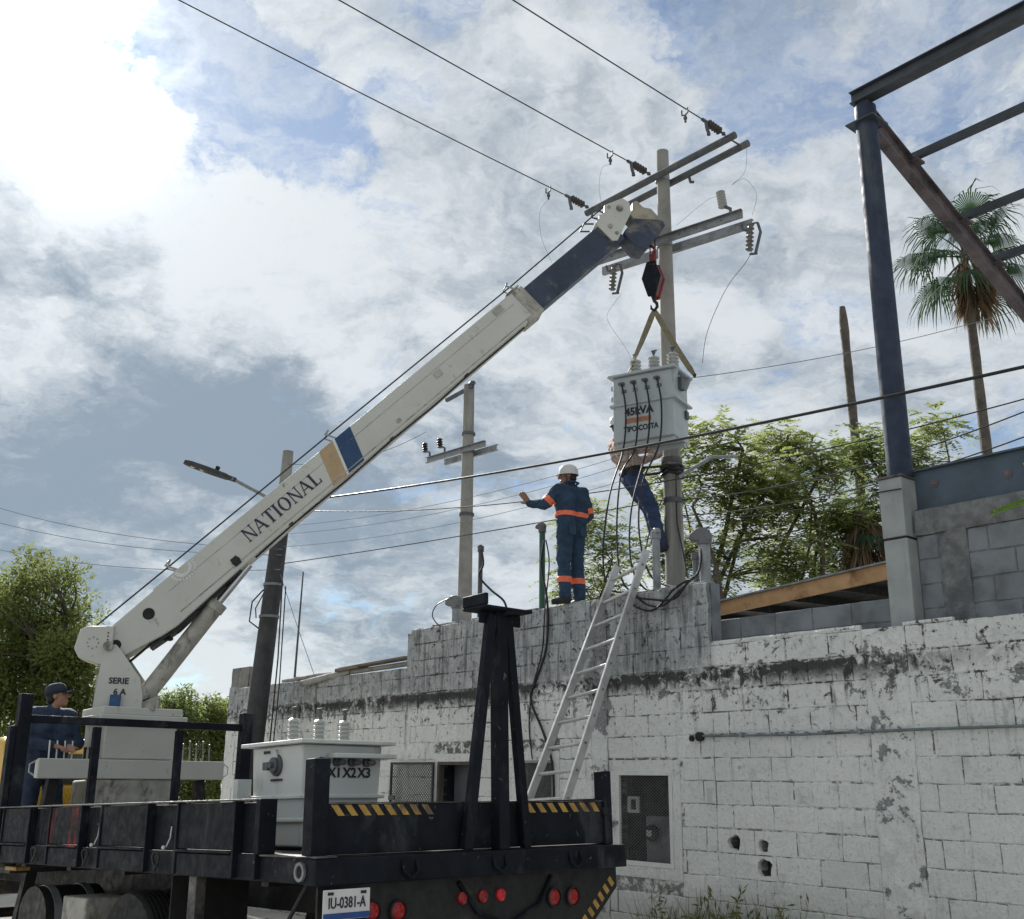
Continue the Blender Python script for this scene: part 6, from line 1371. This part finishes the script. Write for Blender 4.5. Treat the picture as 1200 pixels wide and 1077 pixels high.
def tree(label, base, crowns, stems, seed, lm, kind, r0=.12, bark=None, per=26, clumps=40, cr=.55, group=None, sp=.42):
    rnd = random.Random(seed); base = Vector(base); F = Matrix.Translation(base)
    t = thing('tree', label, 'tree', F, group)
    tr_ = MB(); lv = MB(); cl = []
    for c, r_, n in crowns:
        for _ in range(n):
            v = rvec(rnd) * (rnd.random() ** .45); cl.append((Vector(c) + Vector((v.x * r_[0], v.y * r_[1], v.z * r_[2])), cr * rnd.uniform(.65, 1.25)))
    heads = []
    for k in range(stems):
        c, r_, n = crowns[k % len(crowns)]
        top = Vector(c) + Vector((rnd.uniform(-.8, .8) * r_[0], rnd.uniform(-.6, .6) * r_[1], -.25 * r_[2] + rnd.uniform(-.2, .25) * r_[2]))
        p = limb_path(base + Vector((rnd.uniform(-.12, .12), rnd.uniform(-.12, .12), 0)), top, rnd, .17 if kind == 'feather' else .06, 8); k_ = rnd.uniform(.55, 1.15); rs = [r0 * k_ * (1 - .68 * i / 8) for i in range(9)]; tr_.tube(p, rs, 7); heads.append(p)
    for c, r_ in cl:
        best = min((h[i] for h in heads for i in range(3, 9)), key=lambda q: (q - c).length + max(0, q.z - c.z) * 1.5)
        tr_.tube(limb_path(best, c, rnd, .14, 5), [r0 * .30, r0 * .25, r0 * .2, r0 * .15, r0 * .1, r0 * .06], 5)
        if kind == 'feather':
            for _ in range(per):
                o = c + rvec(rnd) * r_ * (rnd.random() ** .5) * Vector((1, 1, .55)).length / 1.6
                d = ((o - c).normalized() + rvec(rnd) * .7); d.z = d.z * .35 - .08; d.normalize(); L = sp * rnd.uniform(.7, 1.3)
                for i in range(8):
                    u = (i + .6) / 8; p = o + d * L * u + Vector((0, 0, -.30 * L * u * u)); s = d.cross(Vector((0, 0, 1))).normalized()
                    for k in (-1, 1):
                        q = (s * k + d * .55 + rvec(rnd) * .22).normalized(); leaf_quad(lv, p, q, Vector((0, 0, 1)) + rvec(rnd) * .35, .135 * (1.15 - .5 * u) * rnd.uniform(.8, 1.2), .05)
        else:
            for _ in range(per):
                v = rvec(rnd); o = c + v * r_ * (rnd.random() ** .42)
                d = (v * .5 + rvec(rnd)).normalized(); leaf_quad(lv, o, d, rvec(rnd), rnd.uniform(.09, .17), rnd.uniform(.035, .06))
    m = tr_.mesh('trunk'); obj('trunk', m, bark or M_BARK, t, I4)
    obj('crown', fastmesh(lv, 'crown'), lm, t, I4)
    return t
GR = 'trees behind the wall'
tree('feathery green tree directly right of the concrete pole behind the wall', (4.55, 20.2, -.1), [((4.3, 20.6, 8.0), (.55, .6, .55), 8), ((4.2, 20.7, 7.0), (.8, .8, .6), 9), ((5.2, 20.8, 7.3), (.6, .8, .45), 8), ((4.9, 20.8, 6.3), (.9, 1., .5), 9), ((3.9, 20.9, 5.7), (.6, .8, .4), 7), ((5.2, 20.6, 5.5), (.6, .6, .3), 5)], 4, 31, M_LEAFR, 'feather', .085, per=23, cr=.47, group=GR)
tree('tall feathery green tree between the pole and the dead palm trunk', (5.7, 21.2, -.1), [((5.6, 21.6, 8.4), (.6, .6, .4), 7), ((6.4, 21.4, 7.9), (.6, .7, .45), 8), ((5.7, 21.4, 7.2), (.7, .7, .4), 8), ((6.3, 21.5, 6.7), (.7, .7, .45), 8), ((5.6, 21.6, 5.8), (.5, .6, .3), 5), ((6.4, 21.5, 5.6), (.6, .6, .3), 5)], 4, 32, M_LEAFR, 'feather', .085, per=23, cr=.47, group=GR)
tree('darker leafy tree rising behind the base of the blue column', (7.9, 22.0, -.1), [((7.5, 22.2, 8.5), (.6, .6, .4), 7), ((8.2, 22.2, 7.7), (.6, .7, .5), 8), ((7.5, 22.2, 7.1), (.7, .7, .4), 8), ((8.3, 22.2, 6.4), (.7, .7, .5), 8), ((7.8, 22.4, 5.5), (.8, .7, .4), 9), ((7.0, 22.3, 6.3), (.6, .7, .5), 8)], 3, 33, M_LEAFD, 'feather', .12, per=25, cr=.47, group=GR)
tree('sparse open branched tree behind the blue column and steel beam', (9.2, 22.6, -.1), [((9.6, 22.6, 9.15), (.45, .4, .22), 4), ((8.8, 22.6, 8.7), (.5, .5, .35), 5), ((9.2, 22.6, 8.0), (.8, .6, .45), 9)], 3, 34, M_LEAFR, 'feather', .06, per=23, cr=.34, group=GR)
tree('low light green tree seen between the two workers', (1.9, 22.8, -.1), [((1.7, 22.8, 6.9), (.7, .7, .4), 6), ((2.5, 22.8, 6.2), (.7, .7, .4), 6), ((1.5, 22.8, 5.6), (.8, .7, .4), 6), ((2.4, 22.8, 5.2), (.7, .6, .3), 5)], 4, 35, M_LEAFR, 'feather', .045, per=23, cr=.4, group=GR)
tree('thin branched tree peeping out right of the hanging transformer', (3.1, 21.6, -.1), [((3.35, 21.6, 8.6), (.35, .35, .4), 4), ((3.2, 21.6, 7.6), (.35, .4, .5), 5), ((3.2, 21.6, 6.1), (.5, .5, .6), 7)], 3, 36, M_LEAFR, 'feather', .05, per=23, cr=.42, group=GR)
tree('dark low tree filling the gap just above the orange shed fascia', (6.6, 23.5, -.1), [((7.9, 23.6, 5.5), (1.1, .8, .7), 14), ((4.0, 23.6, 4.6), (1.0, .8, .5), 6), ((6.0, 23.6, 4.6), (.8, .8, .4), 5)], 4, 37, M_LEAFD, 'feather', .1, per=23, cr=.5, group=GR)
GLF = 'trees beyond the crane'
tree('dense olive green tree behind the crane operator', (-11.7, 26.0, -.4), [((-11.8, 26.0, 5.3), (1.3, 1.4, 1.6), 30), ((-11.5, 25.8, 3.4), (1.6, 1.3, 1.5), 26)], 4, 41, M_LEAFY, 'plain', .13, per=420, cr=.62, group=GLF)
tree('broad darker olive tree behind the yellow cab', (-14.2, 26.8, -.4), [((-13.6, 26.6, 4.8), (1.6, 1.4, 1.6), 30), ((-13.4, 26.4, 2.9), (1.6, 1.3, 1.6), 24)], 4, 42, M_LEAFD, 'plain', .14, per=420, cr=.66, group=GLF)
tree('small yellowish tree showing between the operator and the crane turret', (-10.1, 25.4, -.4), [((-10.3, 25.4, 4.0), (.6, .8, .9), 12), ((-10.0, 25.4, 2.6), (1.0, .9, 1.2), 20)], 4, 43, M_LEAFY, 'plain', .08, per=380, cr=.5, group=GLF)
tree('rounded green bush behind the lift cylinder and turret', (-9.6, 31.5, -.4), [((-9.7, 31.6, 3.1), (1.0, .9, .8), 18), ((-9.6, 31.4, 1.5), (1.4, .9, 1.2), 18)], 4, 44, M_LEAFD, 'plain', .08, per=380, cr=.55, group=GLF)
tree('olive bush next to the far wall end and concrete post', (-8.2, 32.6, -.4), [((-8.4, 32.6, 2.9), (1.0, .9, .7), 16), ((-8.1, 32.4, 1.4), (1.3, .9, 1.2), 18)], 4, 45, M_LEAFY, 'plain', .08, per=380, cr=.55, group=GLF)
tree('distant dense tree filling the view behind the headboard uprights', (-12.2, 34, -.4), [((-12.0, 34, 2.0), (2.6, 1., 1.9), 40), ((-14.5, 33, 2.0), (2.6, 1., 1.9), 30)], 4, 46, M_LEAFD, 'plain', .1, per=300, cr=.7, group=GLF)

def palm(label, base, top, crown_r, n_fronds, skirt, seed, r0=.2, r1=.15, stub=False):
    rnd = random.Random(seed); base, top = Vector(base), Vector(top); t = thing('palm_tree', label, 'palm', Matrix.Translation(base))
    mb = MB(); n = 40; pts, rs = [], []
    for i in range(n + 1):
        u = i / n; pts.append(base.lerp(top, u) + Vector((.10 * math.sin(u * 2.4), 0, 0)) * (1 - u)); rs.append((r0 + (r1 - r0) * u) * (1 + .05 * math.sin(i * 2.2) + rnd.uniform(-.03, .03)))
    if stub: rs[-1] *= .75; rs[-2] *= 1.1; rs[-3] *= 1.12
    mb.tube(pts, rs, 12); mb.build('trunk', M_PALMB, t, I4)
    def fan(mb, o, d, L, seg, droop, petiole):
        d = d.normalized(); s = d.cross(Vector((0, 0, 1)))
        s = s.normalized() if s.length > 1e-3 else Vector((1, 0, 0)); u = s.cross(d)
        e = o + d * petiole + Vector((0, 0, -.10 * petiole * droop)); mb.tube([o, (o + e) / 2 + Vector((0, 0, .03)), e], [.022, .018, .012], 4)
        for k in range(seg):
            a = (k / (seg - 1) - .5) * R(235); q = (d * math.cos(a) + s * math.sin(a)).normalized(); l = L * (.72 + .28 * math.cos(a * .6)) * rnd.uniform(.88, 1.08)
            w = .012 * l / .9 + .006; b0 = e; m1 = e + q * l * .5 + Vector((0, 0, -.05 * l * droop)); q2 = (q + Vector((0, 0, -.95 * droop)) + rvec(rnd) * .32).normalized(); m2 = m1 + q2 * l * .3; q3 = (q2 + Vector((0, 0, -1.1 * droop))).normalized(); tp = m2 + q3 * l * .3
            sd = q.cross(u).normalized() * w
            vs = [b0 - sd * .35, b0 + sd * .35, m1 + sd, m1 - sd, m2 + sd * .7, m2 - sd * .7, tp]
            o_ = len(mb.v); mb.v += [tuple(v) for v in vs]; mb.f += [(o_, o_ + 1, o_ + 2, o_ + 3), (o_ + 3, o_ + 2, o_ + 4, o_ + 5), (o_ + 5, o_ + 4, o_ + 6)]; mb.m += [0, 0, 0]
    for k in range(n_fronds):
        u = (k + .5) / n_fronds; el = R(80 - 125 * u + rnd.uniform(-8, 8)); az = k * 2.4 + rnd.uniform(-.2, .2)
        d = Vector((math.cos(az) * math.cos(el), math.sin(az) * math.cos(el), math.sin(el))); mb = MB()
        fan(mb, top + Vector((0, 0, .05 - .35 * u)), d, crown_r * .64, 36, .9 + .6 * u, crown_r * rnd.uniform(.38, .58)); obj('frond', fastmesh(mb, 'frond'), M_PALM, t, I4)
    if skirt:
        mb = MB()
        for k in range(skirt):
            az = rnd.uniform(0, 6.283); h = rnd.random(); o = top + Vector((math.cos(az) * r1 * 1.8 + .12, math.sin(az) * r1 * 1.8, -.15 - h * 1.3)); d = Vector((math.cos(az) * (.5 - .2 * h) + .08, math.sin(az) * (.5 - .2 * h), -1)).normalized()
            L = rnd.uniform(.5, 1.2)
            for j in range(7):
                q = (d + rvec(rnd) * .22).normalized(); leaf_quad(mb, o, q, rvec(rnd), L * rnd.uniform(.8, 1.2), .055)
        obj('dead_frond_skirt', fastmesh(mb, 'skirt'), M_PALMD, t, I4)
    return t
palm('tall fan palm with a brown dead skirt behind the canopy rafter', (12.45, 27, -.2), (12.6, 27, 15.9), 2.1, 18, 90, 61, .18, .12)
palm('dead palm trunk without any crown behind the leafy trees', (8.15, 24, -.2), (8.06, 24, 12.76), .5, 0, 0, 62, .135, .098, True)
palm('short fan palm with brown skirt half hidden in the trees', (7.1, 21.2, -.2), (7.1, 21.2, 6.9), .8, 3, 90, 63, .15, .13)

# weeds at the foot of the wall, and a sapling rooted on top of the wall
def weeds():
    rnd = random.Random(8); mb = MB()
    for k in range(620):
        s = rnd.choice((rnd.uniform(-3.2, -1.3), rnd.gauss(-2.6, .28), rnd.gauss(-2.1, .25))); y = -rnd.uniform(.05, .55); p = WALL @ Vector((s, y, 0)); p.z = ground_z(p.x, p.y)
        h = rnd.uniform(.25, .8) * (1 if rnd.random() < .6 else .6); a = rnd.uniform(0, 6.283); lean = Vector((math.cos(a), math.sin(a), 0)) * h * rnd.uniform(.1, .5); sd = Vector((-math.sin(a), math.cos(a), 0)) * .005
        q = p + lean * .35 + Vector((0, 0, h * .6)); t_ = p + lean + Vector((0, 0, h * rnd.uniform(.85, 1))); o = len(mb.v)
        mb.v += [tuple(v) for v in (p - sd, p + sd, q + sd * .8, q - sd * .8, t_)]; mb.f += [(o, o + 1, o + 2, o + 3), (o + 3, o + 2, o + 4)]; mb.m += [0, 0]
        if k % 5 == 0:
            for j in range(6): leaf_quad(mb, q.lerp(t_, j / 6), (rvec(rnd) + Vector((0, 0, .3))), rvec(rnd), .09, .02)
    o = obj('weeds', fastmesh(mb, 'weeds'), M_GRASS); o['kind'] = 'stuff'; o['label'] = 'dry weeds and grass growing along the foot of the white wall'; o['category'] = 'weeds'
weeds()
def sapling():
    rnd = random.Random(12); t = thing('sapling', 'bright green sapling frond reaching in over the bare block wall', 'plant', WALL)
    mb = MB(); mb.tube([(.95, .1, 2.88), (.93, .06, 3.3), (.85, .0, 3.74)], [.014, .011, .007], 6); mb.build('stem', M_BARK, t, WALL)
    for k, (d, L) in enumerate(((Vector((-1, -.15, -.10)), .44), (Vector((.8, -.4, .2)), .5), (Vector((.1, -.8, .5)), .45), (Vector((.6, .5, .5)), .4), (Vector((-.3, .6, .6)), .4))):
        d.normalize(); mb = MB(); o = Vector((.85, .0, 3.74 - .03 * k)); pts = [o + d * L * u / 6 + Vector((0, 0, -.10 * L * (u / 6) ** 2)) for u in range(7)]
        mb.tube(pts, .003, 4); s = d.cross(Vector((0, 0, 1))).normalized()
        for i in range(16):
            p = o + d * L * (.2 + .8 * i / 16) + Vector((0, 0, -.10 * L * ((.2 + .8 * i / 16)) ** 2))
            for sg in (-1, 1): leaf_quad(mb, p, (s * sg * .8 + Vector((0, 0, sg * .55)) + d * .35).normalized(), d.cross(s) + rvec(rnd) * .3, .085, .034)
        mb.build('leaf', M_SPRIG, t, WALL)
sapling()
